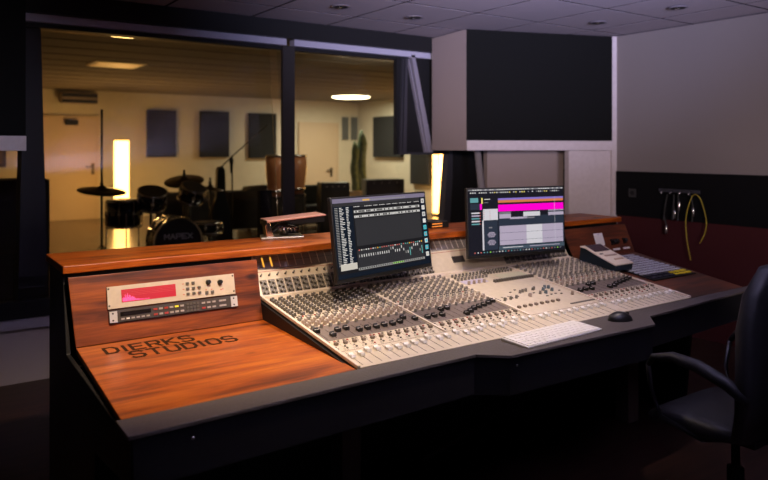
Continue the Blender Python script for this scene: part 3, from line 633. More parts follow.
for d_, me, M in knobs[100:]:
    idx = [kmats.index(x) for x in me.materials]
    o_ = len(kb.v); kb.v += [M @ v.co for v in me.vertices]
    for pl in me.polygons: kb.f.append([o_+i for i in pl.vertices]); kb.m.append(idx[pl.material_index]); kb.sm.append(pl.use_smooth)
obj('knob', kb, kmats, con, SF_, kind='stuff', label='dense rows of small knobs across the rest of the console')
# tiny push buttons between the knobs
bb = MB()
for k, i, x, p in chx:
    for v, dx in ((0.166, -0.012), (0.182, -0.012), (0.232, -0.012), (0.232, 0.012), (0.395, 0.014), (0.47, 0.014), (0.515, -0.01), (0.515, 0.004)):
        bb.box(x+dx-0.003, x+dx+0.003, v-0.003, v+0.003, 0.003, 0.007, rs.choice([0, 0, 1, 2]))
obj('push_buttons', bb, [DKK, LIGHTK, principled('red button', (0.4, 0.05, 0.04), 0.4)], con, SF_, kind='stuff')

# meter bridge
br = MB()
br.box(0.012, CW-0.012, 0, BL, 0, 0.003, 0)
br.box(0.012, CW-0.012, 0.118, 0.1205, 0.003, 0.0034, 1)
obj('bridge_panel', br, [CREAM, principled('red line', (0.35, 0.10, 0.08), 0.5)], con, BF)
MET = principled('meter glass', (0.30, 0.28, 0.27), 0.35); ORG = principled('amber led', (0.8, 0.4, 0.05), 0.4, emit=(1, 0.45, 0.05), estr=1.0)
bk = MB(); bkm = [DKK, LIGHTK, GREYK]; rs = random.Random(5)
allch = [(k, i, x, p) for k, i, x, p in chx]+[(2, i, MODS[2][0]+0.02+0.038*(i+0.5), 0.038) for i in range(12)]
for n_, (k, i, x, p) in enumerate(allch):
    mb_ = MB().box(x-p*0.5+0.0005, x+p*0.5-0.0005, 0.130, BL-0.008, 0.003, 0.006, 0)
    mb_.box(x-p*0.5, x-p*0.5+0.0025, 0.135, BL-0.002, 0.003, 0.008, 1)
    mb_.box(x-p*0.5, x+p*0.5, 0.165, 0.1665, 0.006, 0.0065, 3)
    if k == 0 and i in (1, 2): mb_.box(x-p*0.5-0.002, x-p*0.5+0.005, 0.14, BL-0.015, 0.006, 0.0085, 2)
    obj('level_meter', mb_, [MET, principled('meter divider', (0.85, 0.80, 0.72), 0.4), ORG, DKK], con, BF)
    if k == 2: continue
    bk.lathe([(0.0045, 0), (0.004, 0.012)], (x-0.004, 0.10, 0.003), 8, 0); bk.box(x+0.002, x+0.006, 0.108, 0.111, 0.003, 0.005, 0)
    for (dx, v, r) in ((-0.009, 0.070, 0.006), (0.008, 0.063, 0.0065), (-0.006, 0.045, 0.0065), (0.010, 0.038, 0.006), (-0.004, 0.020, 0.007), (0.012, 0.015, 0.005)):
        m_ = rs.choice([0, 0, 2]); bk.lathe([(r, 0), (r*0.85, 0.012)], (x+dx, v, 0.003), 8, m_); bk.lathe([(r*0.5, 0), (r*0.4, 0.001)], (x+dx, v, 0.015), 8, 1)
    bk.box(x-0.016, x+0.018, 0.006, 0.080, 0.003, 0.0036, 2)
obj('bridge_knobs', bk, bkm, con, BF, kind='stuff')
mz = MB().box(1.125, 1.205, 0.052, 0.088, 0.003, 0.006, 0).box(1.130, 1.20, 0.058, 0.082, 0.006, 0.0065, 1)
obj('timecode_display', mz, [INK, GLOSSBLK], con, BF)

# ================================================================== RACK UNITS set into the left wood panel
pa = math.atan2(PZ1-BZ1, PY1-BY1); pr_ = math.atan2(PZ1-RZ1, PY1-BY1)
def RK(x, y, z): return TR(x, y, z) @ RX(pa)
RW = 0.512
t = thing('rack_processor', 'cream rack unit with a red display mounted in the left wood panel', 'audio processor', (0.641, 2.7685, 0.891), 0)
RM = RX(pa)
obj('faceplate', MB().box(0, RW, 0.0, 0.084, 0.004, 0.012), CREAM, t, RM, bevel=0.001)
obj('casing', MB().box(0.02, RW-0.02, 0.002, 0.082, -0.012, 0.004), BLACK, t, RM)
db = MB(); db.box(0.052, 0.262, 0.020, 0.068, 0.012, 0.0128, 0)
for k in range(4): db.box(0.052, 0.262, 0.044+k*0.006, 0.0448+k*0.006, 0.0128, 0.0131, 1)
rs = random.Random(9)
for k in range(34):
    h = 0.024*math.exp(-((k-6)/9)**2)*(0.5+0.7*rs.random())+0.002; db.box(0.056+k*0.003, 0.0578+k*0.003, 0.023, 0.023+h, 0.0128, 0.0132, 2)
REDE = principled('red display', (0.3, 0.01, 0.02), 0.4, emit=(1.0, 0.03, 0.06), estr=0.30)
obj('display', db, [REDE, principled('display line', (0.2, 0.05, 0.04), 0.4, emit=(1, 0.12, 0.10), estr=0.55), principled('display bars', (0.8, 0.1, 0.3), 0.4, emit=(1, 0.10, 0.36), estr=1.2)], t, RM)
for c in range(3):
    for r_ in range(3):
        if c == 2 and r_ == 2: continue
        obj('button', MB().box(-0.006, 0.006, -0.005, 0.005, 0, 0.005), DKK, t, RM @ TR(0.298+c*0.0, 0, 0) @ TR(0.012+c*0.024, 0.022+r_*0.021, 0.012))
db = MB()
for (x, y) in ((0.293, 0.064), (0.293, 0.043), (0.293, 0.022), (0.352, 0.043), (0.352, 0.022), (0.386, 0.030), (0.410, 0.030), (0.450, 0.024), (0.458, 0.026)): db.box(x-0.003, x+0.003, y-0.0015, y+0.0015, 0.012, 0.0128)
obj('indicator_marks', db, principled('red mark', (0.55, 0.05, 0.03), 0.4), t, RM)
for x, y in ((0.398, 0.060), (0.448, 0.055)): obj('knob', MB().lathe([(0.011, 0), (0.010, 0.004), (0.0085, 0.014), (0.007, 0.015)], seg=16).box(-0.001, 0.001, 0.002, 0.009, 0.0145, 0.016), BLKPLASTIC, t, RM @ TR(x, y, 0.012))
for x, y in ((0.388, 0.018), (0.412, 0.018)): obj('button', MB().box(-0.006, 0.006, -0.0065, 0.0065, 0, 0.005), DKK, t, RM @ TR(x, y, 0.012))
for x in (0.006, RW-0.006):
    for y in (0.012, 0.076): obj('screw', MB().lathe([(0.004, 0), (0.003, 0.002)], seg=8), DKK, t, RM @ TR(x, y, 0.012))
t = thing('rack_remote', 'slim dark rack unit with silver ears and many small buttons, below the cream unit', 'audio processor', (0.645, 2.756, 0.841), 0)
obj('faceplate', MB().box(0.0, RW, 0, 0.046, 0.004, 0.012), principled('rack grey', (0.055, 0.043, 0.038), 0.5), t, RM)
obj('casing', MB().box(0.0, RW+0.004, -0.003, 0.046, -0.012, 0.004), BLACK, t, RM)
for x in (0.0, RW-0.028):
    e_ = obj('rack_ear', MB().box(x, x+0.028, 0, 0.042, 0.012, 0.015), principled('silver ear', (0.72, 0.70, 0.70), 0.3, 0.3), t, RM)
    for y in (0.008, 0.034): obj('screw', MB().lathe([(0.0035, 0), (0.003, 0.0015)], (x+0.012, y, 0.015), 8), BLACK, e_)
obj('display', MB().box(0.04, 0.155, 0.020, 0.036, 0.012, 0.0135), principled('dark lcd', (0.012, 0.009, 0.009), 0.2), t, RM)
rs = random.Random(2)
bl = [principled('pale button', (0.42, 0.38, 0.36), 0.5), DKK, principled('red btn', (0.42, 0.04, 0.03), 0.5), principled('yellow btn', (0.75, 0.60, 0.03), 0.5, emit=(1, 0.8, 0.05), estr=0.4)]
for k in range(6): obj('button', MB().box(-0.006, 0.006, -0.003, 0.003, 0, 0.003), bl[0] if k != 1 else WHITE, t, RM @ TR(0.048+k*0.019, 0.010, 0.012))
cols = [0.172, 0.193, 0.214, 0.235, 0.256, 0.277, 0.300, 0.314, 0.328, 0.342, 0.366, 0.388, 0.410, 0.440, 0.455]
for ci, x in enumerate(cols):
    dk = 0.29 < x < 0.35
    for r_, y in enumerate(((0.008, 0.021, 0.034) if dk else (0.011, 0.031))):
        mt = bl[1] if dk else (bl[2] if ci in (0, 2, 10) and r_ == 0 or ci in (0, 2) else bl[0])
        if ci == 4 and r_ == 1: mt = bl[3]
        obj('button', MB().box(-0.007, 0.007, -0.0035, 0.0035, 0, 0.004) if not dk else MB().box(-0.005, 0.005, -0.0045, 0.0045, 0, 0.004), mt, t, RM @ TR(x, y, 0.012))

# ================================================================== MONITORS
def em(name, col, s=1.0): return principled('screen '+name, tuple(c*0.15 for c in col), 0.25, emit=col, estr=s)
def monitor(label, loc, yaw, tilt, wd, h, screen_fn, post):
    t = thing('computer_monitor', label, 'monitor', loc, yaw)
    M = TR(0, 0, 0) @ RX(-tilt)
    # local: x width, z up, y back; origin at screen centre height
    T = Matrix.Identity(4)
    z0 = loc[2]
    pm = RX(-tilt)
    obj('housing', MB().box(-wd/2, wd/2, 0.0, 0.022, -h/2, h/2), BLKPLASTIC, t, pm, bevel=0.004)
    obj('back_cover', MB().prism([(0.022, -h*0.36), (0.055, -h*0.25), (0.055, h*0.25), (0.022, h*0.36)], -wd*0.34, wd*0.34, 'x'), BLKPLASTIC, t, pm, bevel=0.006)
    ms, mb_ = screen_fn(wd, h); s_ = obj('screen', mb_, ms, t, pm)
    obj('mount_arm', MB().box(-0.035, 0.035, 0.055, 0.10, -0.05, 0.05).tube([(0, 0.09, 0), post[0], post[1]], 0.018, 10), DKMETAL, t)
    obj('mount_foot', MB(TR(*post[1])).box(-0.055, 0.055, -0.035, 0.035, -0.012, 0.006), DKMETAL, t, bevel=0.004)
    return t
def rect(mb_, wd, h, u0, u1, v0, v1, m, lay=1):
    """u,v in 0..1 of the active area, v from top"""
    W_, H_ = wd-0.016, h-0.026; x0 = -W_/2+u0*W_; x1 = -W_/2+u1*W_; zt = h/2-0.008-v0*H_; zb = h/2-0.008-v1*H_
    y = -0.0004-0.00025*lay
    mb_.quad((x0, y, zb), (x1, y, zb), (x1, y, zt), (x0, y, zt), m)
def screen_left(wd, h):
    mats = [em('charcoal', (0.010, 0.010, 0.012)), em('grey', (0.027, 0.027, 0.030)), em('white', (0.62, 0.62, 0.60)), em('menu', (0.17, 0.15, 0.22)), em('amber', (0.8, 0.45, 0.02)),
            em('cyan', (0.06, 0.48, 0.58)), em('lightgrey', (0.25, 0.25, 0.24)), em('cream', (0.50, 0.48, 0.42)), em('navy', (0.006, 0.010, 0.018)), em('green', (0.25, 0.6, 0.08)), em('teal', (0.08, 0.3, 0.28)), em('red', (0.5, 0.12, 0.10))]
    b = MB(); R = random.Random(21)
    q = lambda *a_, **k: rect(b, wd, h, *a_, **k)
    q(0, 1, 0, 1, 0, lay=0); q(0, 1, 0, 0.055, 3); q(0, 0.93, 0.055, 0.10, 1)
    q(0.30, 0.37, 0.025, 0.045, 4, lay=2)
    for k in range(26): q(0.2+k*0.022, 0.214+k*0.022, 0.03, 0.042, 6, lay=2)
    q(0, 0.19, 0.10, 0.86, 8)
    for k in range(36):
        v = 0.115+k*0.0205; q(0.015, 0.045, v, v+0.008, 6, lay=2); q(0.06, 0.06+0.03*(0.6+R.random()), v, v+0.008, 2, lay=2)
        q(0.125, 0.13+0.018*R.random()+0.01, v, v+0.009, 2, lay=2)
    q(0.20, 0.93, 0.10, 0.70, 0)
    for k, (v0, v1) in enumerate(((0.105, 0.125), (0.16, 0.195), (0.225, 0.26))): q(0.20, 0.925, v0, v1, 6 if k else 1, lay=2)
    for k in range(46):
        x = 0.203+k*0.0157
        for v in (0.168, 0.233): q(x, x+0.009, v, v+0.02, 2 if R.random() < 0.6 else 1, lay=3)
        if R.random() < 0.7: q(x, x+0.01, 0.11, 0.118, 2, lay=3)
    q(0.205, 0.925, 0.275, 0.62, 1, lay=2)
    q(0.20, 0.93, 0.665, 0.90, 1, lay=2)
    for k in range(30):
        x = 0.215+k*0.0237; v = 0.73 if k < 14 else R.choice([0.73, 0.69, 0.77])
        q(x, x+0.0075, v, v+0.035, 2 if k % 7 else 6, lay=3); q(x, x+0.012, 0.665, 0.68, R.choice([2, 6, 4, 11, 10]), lay=3); q(x, x+0.003, 0.70, 0.86, 8, lay=2)
        if k in (23, 29): q(x, x+0.010, 0.73, 0.84, 10, lay=4)
    q(0.20, 0.93, 0.895, 0.925, 6, lay=3); q(0.56, 0.68, 0.90, 0.918, 9, lay=4)
    for k in range(30): q(0.21+k*0.0237, 0.22+k*0.0237, 0.90, 0.918, 0, lay=5)
    q(0.03, 0.19, 0.82, 0.90, 7, lay=3); q(0, 1, 0.945, 1.0, 8, lay=4)
    q(0.935, 1, 0.055, 0.94, 8)
    for k in range(9):
        v = 0.08+k*0.094; q(0.95, 0.985, v, v+0.06, [2, 2, 2, 2, 5, 5, 2, 5, 2][k], lay=2); q(0.957, 0.978, v+0.012, v+0.05, [6, 7, 6, 2, 10, 6, 5, 6, 7][k], lay=3)
    return mats, b
def screen_right(wd, h):
    mats = [em('navy2', (0.022, 0.030, 0.048)), em('black', (0.010, 0.010, 0.016)), em('magenta', (0.90, 0.0, 0.55)), em('orange', (0.55, 0.17, 0.06)), em('lilac', (0.38, 0.33, 0.43)), em('pale', (0.55, 0.54, 0.58)),
            em('slate', (0.05, 0.075, 0.10)), em('purple', (0.20, 0.15, 0.50)), em('white', (0.62, 0.62, 0.60)), em('teal2', (0.10, 0.28, 0.30)), em('green', (0.25, 0.6, 0.08)), em('yellow', (0.7, 0.6, 0.15)), em('midgrey', (0.16, 0.16, 0.18)), em('red', (0.5, 0.12, 0.10))]
    b = MB(); R = random.Random(8)
    q = lambda *a_, **k: rect(b, wd, h, *a_, **k)
    q(0, 1, 0, 1, 1, lay=0); q(0, 1, 0, 0.022, 12)
    for k in range(44): 
        if R.random() < 0.75: q(0.02+k*0.022, 0.032+k*0.022, 0.045, 0.062, R.choice([8, 5, 12, 8, 11]), lay=2)
    for k in range(40):
        if R.random() < 0.7: q(0.02+k*0.0245, 0.036+k*0.0245, 0.004, 0.016, 8, lay=2)
    q(0.30, 1.0, 0.145, 0.19, 7); q(0.30, 1.0, 0.175, 0.215, 3, lay=2); q(0.30, 1.0, 0.245, 0.35, 2, lay=2)
    q(0.30, 1.0, 0.35, 0.88, 0)
    q(0.31, 0.43, 0.36, 0.385, 12, lay=2); q(0.31, 0.43, 0.39, 0.46, 4, lay=2); q(0.43, 0.58, 0.35, 0.44, 1, lay=2); q(0.42, 0.60, 0.445, 0.475, 4, lay=3)
    q(0.56, 0.74, 0.37, 0.44, 5, lay=3); q(0.74, 0.83, 0.35, 0.43, 1, lay=2); q(0.83, 1.0, 0.355, 0.37, 4, lay=2); q(0.83, 1.0, 0.39, 0.44, 4, lay=2); q(0.56, 0.68, 0.455, 0.475, 12, lay=3)
    q(0.31, 0.99, 0.575, 0.87, 4, lay=2); q(0.59, 0.76, 0.575, 0.87, 5, lay=3)
    for v in (0.68, 0.80): q(0.31, 0.99, v, v+0.004, 6, lay=4)
    q(0.30, 1.0, 0.885, 0.945, 6, lay=2); q(0.34, 0.55, 0.905, 0.915, 5, lay=3); q(0.62, 0.95, 0.905, 0.915, 4, lay=3)
    for k in range(30): q(0.05+k*0.031, 0.062+k*0.031, 0.955, 0.972, R.choice([8, 9, 10, 12, 13]), lay=3)
    q(0.02, 0.10, 0.13, 0.20, 9, lay=2); q(0.13, 0.145, 0.13, 0.22, 11, lay=2); q(0.115, 0.135, 0.22, 0.31, 2, lay=2)
    q(0.02, 0.11, 0.22, 0.31, 0, lay=2)
    for k in range(5): q(0.03, 0.11, 0.35+k*0.042, 0.37+k*0.042, [5, 4, 9, 5, 9][k], lay=2); q(0.11, 0.12, 0.35+k*0.042, 0.365+k*0.042, 13, lay=3)
    q(0.145, 0.295, 0.305, 0.475, 5, lay=2)
    for k in range(10): q(0.15+0.06*(k % 2), 0.16+0.06*(k % 2), 0.32+k*0.015, 0.327+k*0.015, 13 if k % 3 else 12, lay=3)
    q(0.135, 0.150, 0.475, 0.93, 5, lay=2); q(0.15, 0.29, 0.48, 0.93, 0, lay=2)
    for v in (0.66, 0.78):
        for k in range(5): q(0.20-0.008*(2-abs(k-2)), 0.255+0.008*(2-abs(k-2)), v+k*0.017, v+0.009+k*0.017, 4, lay=3)
    q(0.20, 0.235, 0.58, 0.60, 12, lay=3); q(0.16, 0.22, 0.15, 0.16, 8, lay=3); q(0.16, 0.20, 0.20, 0.21, 12, lay=3)
    q(0.90, 0.902, 0.15, 0.88, 5, lay=5)
    return mats, b
monitor('left computer monitor showing a dark mixer window with rows of white marks', (1.814, 2.609, 1.112), 0.217, 0.128, 0.635, 0.368, screen_left, ((0.02, 0.20, -0.02), (0.04, 0.295, -0.045)))
monitor('right computer monitor showing an audio timeline with a magenta band', (2.729, 2.669, 1.113), -0.172, 0.042, 0.635, 0.370, screen_right, ((-0.03, 0.16, -0.03), (-0.05, 0.25, -0.045)))

# ================================================================== THINGS ON THE DESK
# white keyboard
ka = math.atan2(1.825-1.975, 1.915-1.939)
t = thing('computer_keyboard', 'slim white computer keyboard on the front edge of the console', 'keyboard', (2.157, 1.915, 0.7505), math.radians(2.2))
kw, kd = 0.455, 0.142
obj('base_plate', MB().prism([(-kd/2, 0), (kd/2, 0), (kd/2, 0.013), (-kd/2, 0.007)], -kw/2, kw/2, 'x'), principled('silver plate', (0.70, 0.68, 0.66), 0.35), t, bevel=0.002)
kt = math.atan2(0.006, kd); pk = 0.0285; keymeshes = {}
for r_ in range(6):
    y = -kd/2+0.014+r_*0.0228; z = 0.007+(y+kd/2)*math.tan(kt)
    if r_ == 0: ws = [0.9, 0.9, 0.9, 1.1, 5.2, 1.1, 0.9, 0.9, 0.9, 0.9, 0.9, 0.9]
    elif r_ == 1: ws = [2.0]+[1]*10+[2.5]
    elif r_ == 2: ws = [1.7]+[1]*11+[1.8]
    elif r_ == 3: ws = [1.4]+[1]*12+[1.1]
    else: ws = [1]*13+[1.5]
    tot = sum(ws); x = -kw/2+0.008; sc = (kw-0.016)/tot
    for wk in ws:
        key = round(wk*sc, 4)
        if key not in keymeshes: keymeshes[key] = MB().box(0.0012, key-0.0012, -0.0098, 0.0098, 0, 0.003).mesh('key', [WHITE])
        link('key', keymeshes[key], t, TR(x, y, z) @ RX(kt)); x += wk*sc
# mouse
t = thing('computer_mouse', 'black computer mouse on the grey armrest right of the keyboard', 'mouse', (2.590, 1.915, 0.7505), math.radians(-118))
vs_ = []; fs = []; nx, ny = 12, 14
for j in range(ny+1):
    for i in range(nx+1):
        u = i/nx*PI; v = j/ny; y = -0.058+0.116*v; wdt = 0.033*math.sin(PI*min(max(v, 0.0), 1)**0.9)**0.45 if 0 < v < 1 else 0.0; hh = 0.040*math.sin(PI*(0.08+0.88*v))**0.7*(1 if 0 < v < 1 else 0)
        vs_.append((-wdt*math.cos(u), y, hh*math.sin(u)))
for j in range(ny):
    for i in range(nx): a_ = j*(nx+1)+i; fs.append((a_, a_+1, a_+nx+2, a_+nx+1))
obj('body', MB().add(vs_, fs, 0, True), BLKPLASTIC, t)
obj('scroll_wheel', MB(TR(0, 0.032, 0.030) @ RY(PI/2)).lathe([(0.008, -0.003), (0.008, 0.003)], seg=14), DKK, t)
# remote control box
t = thing('console_remote', 'cream topped remote control with dark blue sides and a small display, right of the console', 'remote control', (3.325, 2.560, 0.838), 0)
RZZ = RX(math.atan(0.13))
obj('side_body', MB().prism([(-0.125, 0.0), (0.125, 0.0), (0.125, 0.078), (0.09, 0.080), (0.02, 0.062), (-0.125, 0.034)], -0.078, 0.078, 'x'), principled('blue black side', (0.010, 0.022, 0.034), 0.4), t, RZZ, bevel=0.003)
obj('top_shell', MB().prism([(-0.128, 0.032), (0.02, 0.060), (0.09, 0.078), (0.128, 0.076), (0.128, 0.084), (0.09, 0.088), (0.02, 0.070), (-0.128, 0.041)], -0.081, 0.081, 'x'), principled('remote cream', (0.85, 0.74, 0.62), 0.4), t, RZZ, bevel=0.003)
ra = math.atan2(0.018, 0.07); rb = math.atan2(0.029, 0.148)
obj('display', MB(TR(0, 0.02, 0.0705) @ RX(ra)).box(-0.066, 0.066, 0.008, 0.082, 0, 0.0025, 0), [principled('dark maroon display', (0.05, 0.02, 0.025), 0.2)], t, RZZ)
FB = TR(0, -0.128, 0.0415) @ RX(rb)
obj('button', MB(FB).box(-0.045, 0.055, 0.098, 0.110, 0, 0.003), principled('button tan', (0.42, 0.30, 0.24), 0.5), t, RZZ)
obj('button', MB(FB).box(-0.02, 0.055, 0.050, 0.062, 0, 0.003), principled('button orange', (0.62, 0.44, 0.30), 0.5), t, RZZ)
obj('button', MB(FB).box(-0.060, -0.035, 0.125, 0.132, 0, 0.003), INK, t, RZZ)
# key pad array
bs = math.atan(0.13)
t = thing('button_panel', 'black panel of grey keys with a yellow corner in the right wood bed', 'control panel', (3.355, 2.262, BZ0+(2.262-BY0)*0.13+0.0005))
KM = RX(bs)
PWD, PHT = 0.40, 0.43
obj('base_plate', MB().box(0, PWD, 0, PHT, 0, 0.006), BLACK, t, KM, bevel=0.002)
GK = principled('grey key', (0.60, 0.60, 0.68), 0.4); YK = principled('yellow key', (0.85, 0.66, 0.02), 0.45); NK = principled('navy key', (0.02, 0.022, 0.05), 0.4)
kmg = MB().box(-0.0225, 0.0225, -0.0088, 0.0088, 0, 0.005); kmesh = {id(m): kmg.mesh('key', [m]) for m in (GK, YK, NK)}
for r_ in range(12):
    for c in range(7):
        m = GK
        if r_ < 2: m = YK if c >= 4 else NK
        link('key', kmesh[id(m)], t, KM @ TR(0.038+c*0.054, 0.030+r_*0.0345, 0.006), label='yellow key' if m is YK else None)
# small things on the right wood panel
def pz(y): return RZ1+(y-BY1)*math.tan(pr_)
PR = RX(pr_)
t = thing('switch_plate', 'small white blank plate on the right wood panel above the remote', 'switch', (3.495, 2.757, pz(2.757)))
obj('plate', MB().box(0, 0.082, 0, 0.078, 0.001, 0.006), WHITE, t, PR, bevel=0.002)
obj('screw', MB().lathe([(0.003, 0), (0.002, 0.0015)], (0.039, 0.070, 0.006), 8), DKK, t, PR)
for x, lb in ((3.675, 'pair of small black knobs above a white label strip on the right wood panel'), (3.775, 'single small black switch above a white label strip on the right wood panel')):
    y = 2.746; t = thing('volume_control', lb, 'control', (x, y, pz(y)))
    obj('label_strip', MB().box(-0.032, 0.032, -0.006, 0.006, 0.001, 0.004), WHITE, t, PR)
    for dx in ((-0.018, 0.018) if x < 3.7 else (0.0,)):
        obj('knob', MB().lathe([(0.014, 0), (0.012, 0.02), (0.010, 0.022)], (dx, 0.048, 0.003), 14), BLKPLASTIC, t, PR)
    obj('bezel', MB().box(-0.034 if x < 3.7 else -0.014, 0.034 if x < 3.7 else 0.014, 0.030, 0.066, 0.0005, 0.003), BLACK, t, PR)
# chrome stand with flat copper coloured head, on the ledge
t = thing('desk_lamp', 'small folded chrome desk lamp with a flat copper-pink head, on the wood ledge', 'lamp', (1.56, 3.08, 1.0675), math.radians(-10))
COPPER = principled('copper pink enamel', (0.66, 0.34, 0.27), 0.4, 0.1)
obj('base', MB().prism([(-0.15, -0.06), (0.06, -0.075), (0.08, 0.055), (-0.12, 0.07)], 0, 0.012, 'z'), principled('brushed steel', (0.45, 0.42, 0.38), 0.3, 0.9), t, bevel=0.003)
obj('post', MB().prism([(-0.12, 0.012), (-0.085, 0.012), (-0.105, 0.085), (-0.13, 0.085)], -0.055, 0.0, 'y'), CHROME, t, bevel=0.003)
hb = MB().tube([(-0.08, 0, 0.03), (-0.05, 0, 0.055), (0.0, 0, 0.05), (0.05, 0, 0.035)], 0.015, 8).lathe([(0.022, -0.03), (0.022, 0.03)], (-0.02, 0.0, 0.045), 14, T=None)
obj('hinge', hb, BLKPLASTIC, t); obj('spring', MB().tube([(-0.06+0.009*i/2, 0.015*math.cos(i*1.6)-0.04, 0.045+0.012*math.sin(i*1.6)) for i in range(22)], 0.003, 6), CHROME, t)
hd = [(-0.125, 0.084), (-0.125, 0.094), (0.165, 0.116), (0.175, 0.108)]
obj('lamp_head', MB().prism(hd, -0.08, 0.06, 'y'), COPPER, t, bevel=0.003)
obj('end_cap', MB().box(-0.132, -0.125, -0.08, 0.03, 0.070, 0.096), CHROME, t, bevel=0.002)
obj('under_tray', MB().prism([(-0.03, 0.090), (0.165, 0.107), (0.165, 0.078), (0.02, 0.070)], -0.07, 0.05, 'y'), BLKPLASTIC, t)
# box on the ledge between the monitors
t = thing('interface_box', 'small dark box with two glowing orange stripes on the ledge between the monitors', 'audio interface', (2.47, 3.02, 1.0675), math.radians(0))
obj('case', MB().box(-0.10, 0.03, -0.05, 0.08, 0, 0.035), BLKPLASTIC, t, bevel=0.003)
obj('stripe', MB().box(-0.09, -0.02, -0.052, -0.05, 0.022, 0.027).box(-0.09, -0.02, -0.052, -0.05, 0.008, 0.013), principled('orange stripe', (0.7, 0.25, 0.05), 0.4, emit=(1, 0.3, 0.04), estr=0.6), t)

# slanted pole under the right soffit
t = thing('support_pole', 'slanting dark grey pole between the ledge and the right loudspeaker box', 'pole', (4.30, 4.52, 0))
obj('tube', MB().tube([(0.03, 0, 0.02), (-0.17, 0, 1.49)], 0.03, 14), principled('grey pole', (0.22, 0.20, 0.21), 0.5), t)
obj('foot', MB().lathe([(0.11, 0), (0.10, 0.02)], (0.03, 0, 0), 20), DKMETAL, t)

def smooth(pp, k=8):
    P_ = [Vector(p) for p in pp]; P_ = [P_[0]*2-P_[1]]+P_+[P_[-1]*2-P_[-2]]; out_ = []
    for i in range(1, len(P_)-2):
        a_, b_, c_, d_ = P_[i-1:i+3]
        for j in range(k):
            u = j/k; out_.append(0.5*((2*b_)+(c_-a_)*u+(2*a_-5*b_+4*c_-d_)*u*u+(3*b_-a_-3*c_+d_)*u**3))
    return out_+[P_[-2]]
# ================================================================== RIGHT WALL HOOKS AND CABLES
t = thing('cable_hanger', 'dark metal hook rail with bright hooks on the black wall band', 'hook rail', (5.188, 3.25, 1.13))
obj('rail', MB().box(-0.012, 0, -0.16, 0.20, 0.02, 0.045), DKMETAL, t, bevel=0.002)
for y in (-0.10, -0.02, 0.06, 0.14): obj('hook', MB().tube([(-0.012, y, 0.035), (-0.05, y, 0.03), (-0.065, y, 0.012), (-0.06, y, 0.0), (-0.075, y, 0.03)][:4]+[(-0.075, y, 0.02)], 0.004, 6), CHROME, t)
def hung(label, y, z_end, m, connector, sway, name='cable', grp='cables on the wall hooks', r=0.006):
    t = thing(name, label, 'cable', (5.13, y, 1.145), 0, grp)
    p1 = [(0, 0.015, -0.01), (0.0, sway*0.7+0.02, -0.10), (0.0, sway+0.03, -0.22), (0.0, sway+0.025, (z_end-1.145)*0.7), (0, sway*0.6+0.01, z_end-1.145)]
    obj('wire', MB().tube(smooth(p1), r, 8), m, t)
    if connector:
        e = p1[-1]; obj('connector', MB().lathe([(0.009, -0.06), (0.011, -0.055), (0.011, 0.0), (0.007, 0.01)], e, 12), CHROME, t)
    return t
RUB = principled('black rubber', (0.01, 0.01, 0.01), 0.5)
hung('black cable on the wall hooks ending in a silver plug, lowest one at the left', 3.325, 0.87, RUB, True, 0.02)
hung('black cable with a silver plug on the wall hooks, second from the left', 3.265, 1.0, RUB, True, 0.0)
hung('black cable with the highest silver plug, third from the left on the wall hooks', 3.230, 1.07, RUB, True, -0.01)
hung('black cable with a silver plug hanging inside the yellow loop', 3.115, 1.03, RUB, True, -0.02)
YEL = principled('yellow rubber', (0.42, 0.32, 0.02), 0.6)
t = thing('cable', 'yellow cable hanging in a long loop from the right wall hook', 'cable', (5.12, 3.085, 1.145), 0)
pp = [(0.0, 0.045, -0.52), (-0.01, 0.072, -0.35), (-0.01, 0.078, -0.18), (0.0, 0.04, -0.03), (0, 0.0, 0.0), (0.0, -0.045, -0.05), (0, -0.085, -0.20), (0, -0.07, -0.30), (0.0, -0.03, -0.38)]
obj('wire', MB().tube(smooth(pp), 0.0034, 8), YEL, t)
t = thing('wall_socket', 'faint dark socket plate on the black wall band left of the cables', 'socket', (5.188, 3.71, 1.09))
obj('plate', MB().box(-0.008, 0, -0.035, 0.035, 0, 0.07), principled('charcoal plate', (0.035, 0.035, 0.037), 0.4), t, bevel=0.002); obj('socket', MB(TR(-0.008, 0, 0.035) @ RY(-PI/2)).lathe([(0.022, 0), (0.02, 0.002)], seg=16), BLACK, t)

# ================================================================== CHAIR
ch = thing('office_chair', 'black office chair with padded armrests, facing the desk at the right edge', 'chair', (2.68, 1.45, 0), math.radians(0))
VIN = noisy('black vinyl', (0.010, 0.010, 0.011), (0.014, 0.014, 0.016), 60, 0.5, bump=0.1)
def slab(path, wd, th, name, tw=None):
    """padded panel following a profile in YZ; width wd"""
    vs_ = []; fs = []; n = len(path); m = 10
    for j, (y, z) in enumerate(path):
        a0 = Vector(path[max(j-1, 0)]); b0 = Vector(path[min(j+1, n-1)]); d = (b0-a0).normalized(); nn = Vector((-d.y, d.x))
        ww_ = (tw[j] if tw else wd)/2; e = math.sin(PI*(0.06+0.88*j/(n-1)))**0.3
        for i in range(2*m):
            t_ = 2*PI*i/(2*m); cx_ = math.copysign(abs(math.cos(t_))**0.45, math.cos(t_)); sy_ = math.copysign(abs(math.sin(t_))**0.6, math.sin(t_))
            vs_.append((ww_*cx_, y+nn.x*th/2*sy_*e, z+nn.y*th/2*sy_*e))
    for j in range(n-1):
        for i in range(2*m): fs.append((j*2*m+i, j*2*m+(i+1) % (2*m), (j+1)*2*m+(i+1) % (2*m), (j+1)*2*m+i))
    fs.append(tuple(range(2*m))[::-1]); fs.append(tuple((n-1)*2*m+i for i in range(2*m)))
    return obj(name, MB().add(vs_, fs, 0, True), VIN, ch)
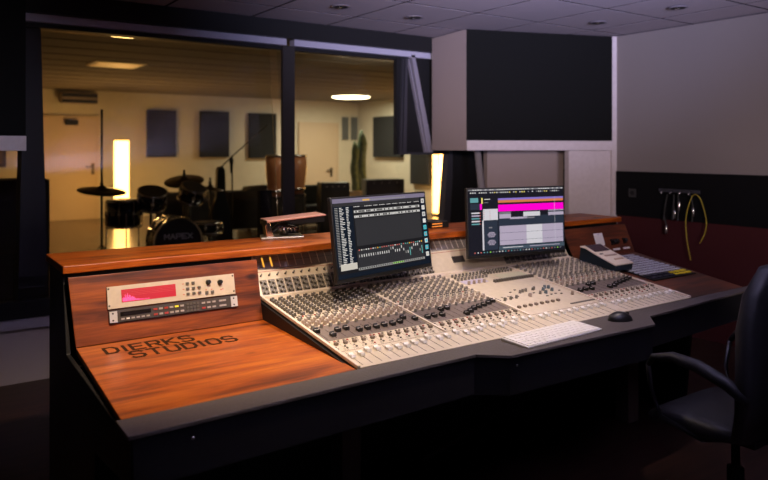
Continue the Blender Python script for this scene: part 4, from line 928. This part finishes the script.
slab([(-0.14, 0.46), (-0.02, 0.445), (0.10, 0.445), (0.18, 0.45), (0.235, 0.43)], 0.44, 0.09, 'seat')
slab([(-0.13, 0.46), (-0.165, 0.56), (-0.175, 0.70), (-0.17, 0.86), (-0.175, 0.98), (-0.19, 1.075)], 0.54, 0.10, 'backrest', tw=[0.50, 0.56, 0.58, 0.55, 0.48, 0.34])
for s_ in (-1, 1):
    ar = obj('armrest', MB().tube([(s_*0.27, -0.19, 0.62), (s_*0.29, -0.12, 0.675), (s_*0.30, -0.02, 0.712), (s_*0.30, 0.08, 0.720), (s_*0.30, 0.16, 0.70), (s_*0.295, 0.185, 0.665)], 0.02, 10, rs=[0.018, 0.024, 0.024, 0.020, 0.014, 0.010]), VIN, ch)
    obj('armrest_bracket', MB().tube([(s_*0.295, 0.185, 0.665), (s_*0.27, 0.19, 0.56), (s_*0.25, 0.16, 0.46), (s_*0.20, 0.02, 0.405), (s_*0.12, -0.02, 0.40)], 0.010, 8), BLKPLASTIC, ch)
obj('gas_column', MB().lathe([(0.032, 0.10), (0.032, 0.26), (0.016, 0.265), (0.016, 0.42)], seg=16), BLKPLASTIC, ch)
obj('seat_plate', MB().box(-0.11, 0.11, -0.13, 0.13, 0.395, 0.42).box(-0.03, 0.03, -0.25, -0.1, 0.40, 0.42), BLKPLASTIC, ch)
obj('back_bracket', MB().tube([(0, -0.12, 0.41), (0, -0.22, 0.43), (0, -0.235, 0.62)], 0.02, 8), BLKPLASTIC, ch)
for k in range(5):
    a_ = 0.3+2*PI*k/5; c_, s_ = math.cos(a_), math.sin(a_)
    obj('base_leg', MB().tube([(0.02*c_, 0.02*s_, 0.115), (0.16*c_, 0.16*s_, 0.105), (0.30*c_, 0.30*s_, 0.075)], 0.02, 8, rs=[0.03, 0.022, 0.016]), BLKPLASTIC, ch)
    w_ = obj('caster', MB(TR(0.30*c_, 0.30*s_, 0.03) @ RZ(a_) @ RX(PI/2)).lathe([(0.022, -0.022), (0.03, -0.018), (0.03, 0.018), (0.022, 0.022)], seg=16), BLKPLASTIC, ch)
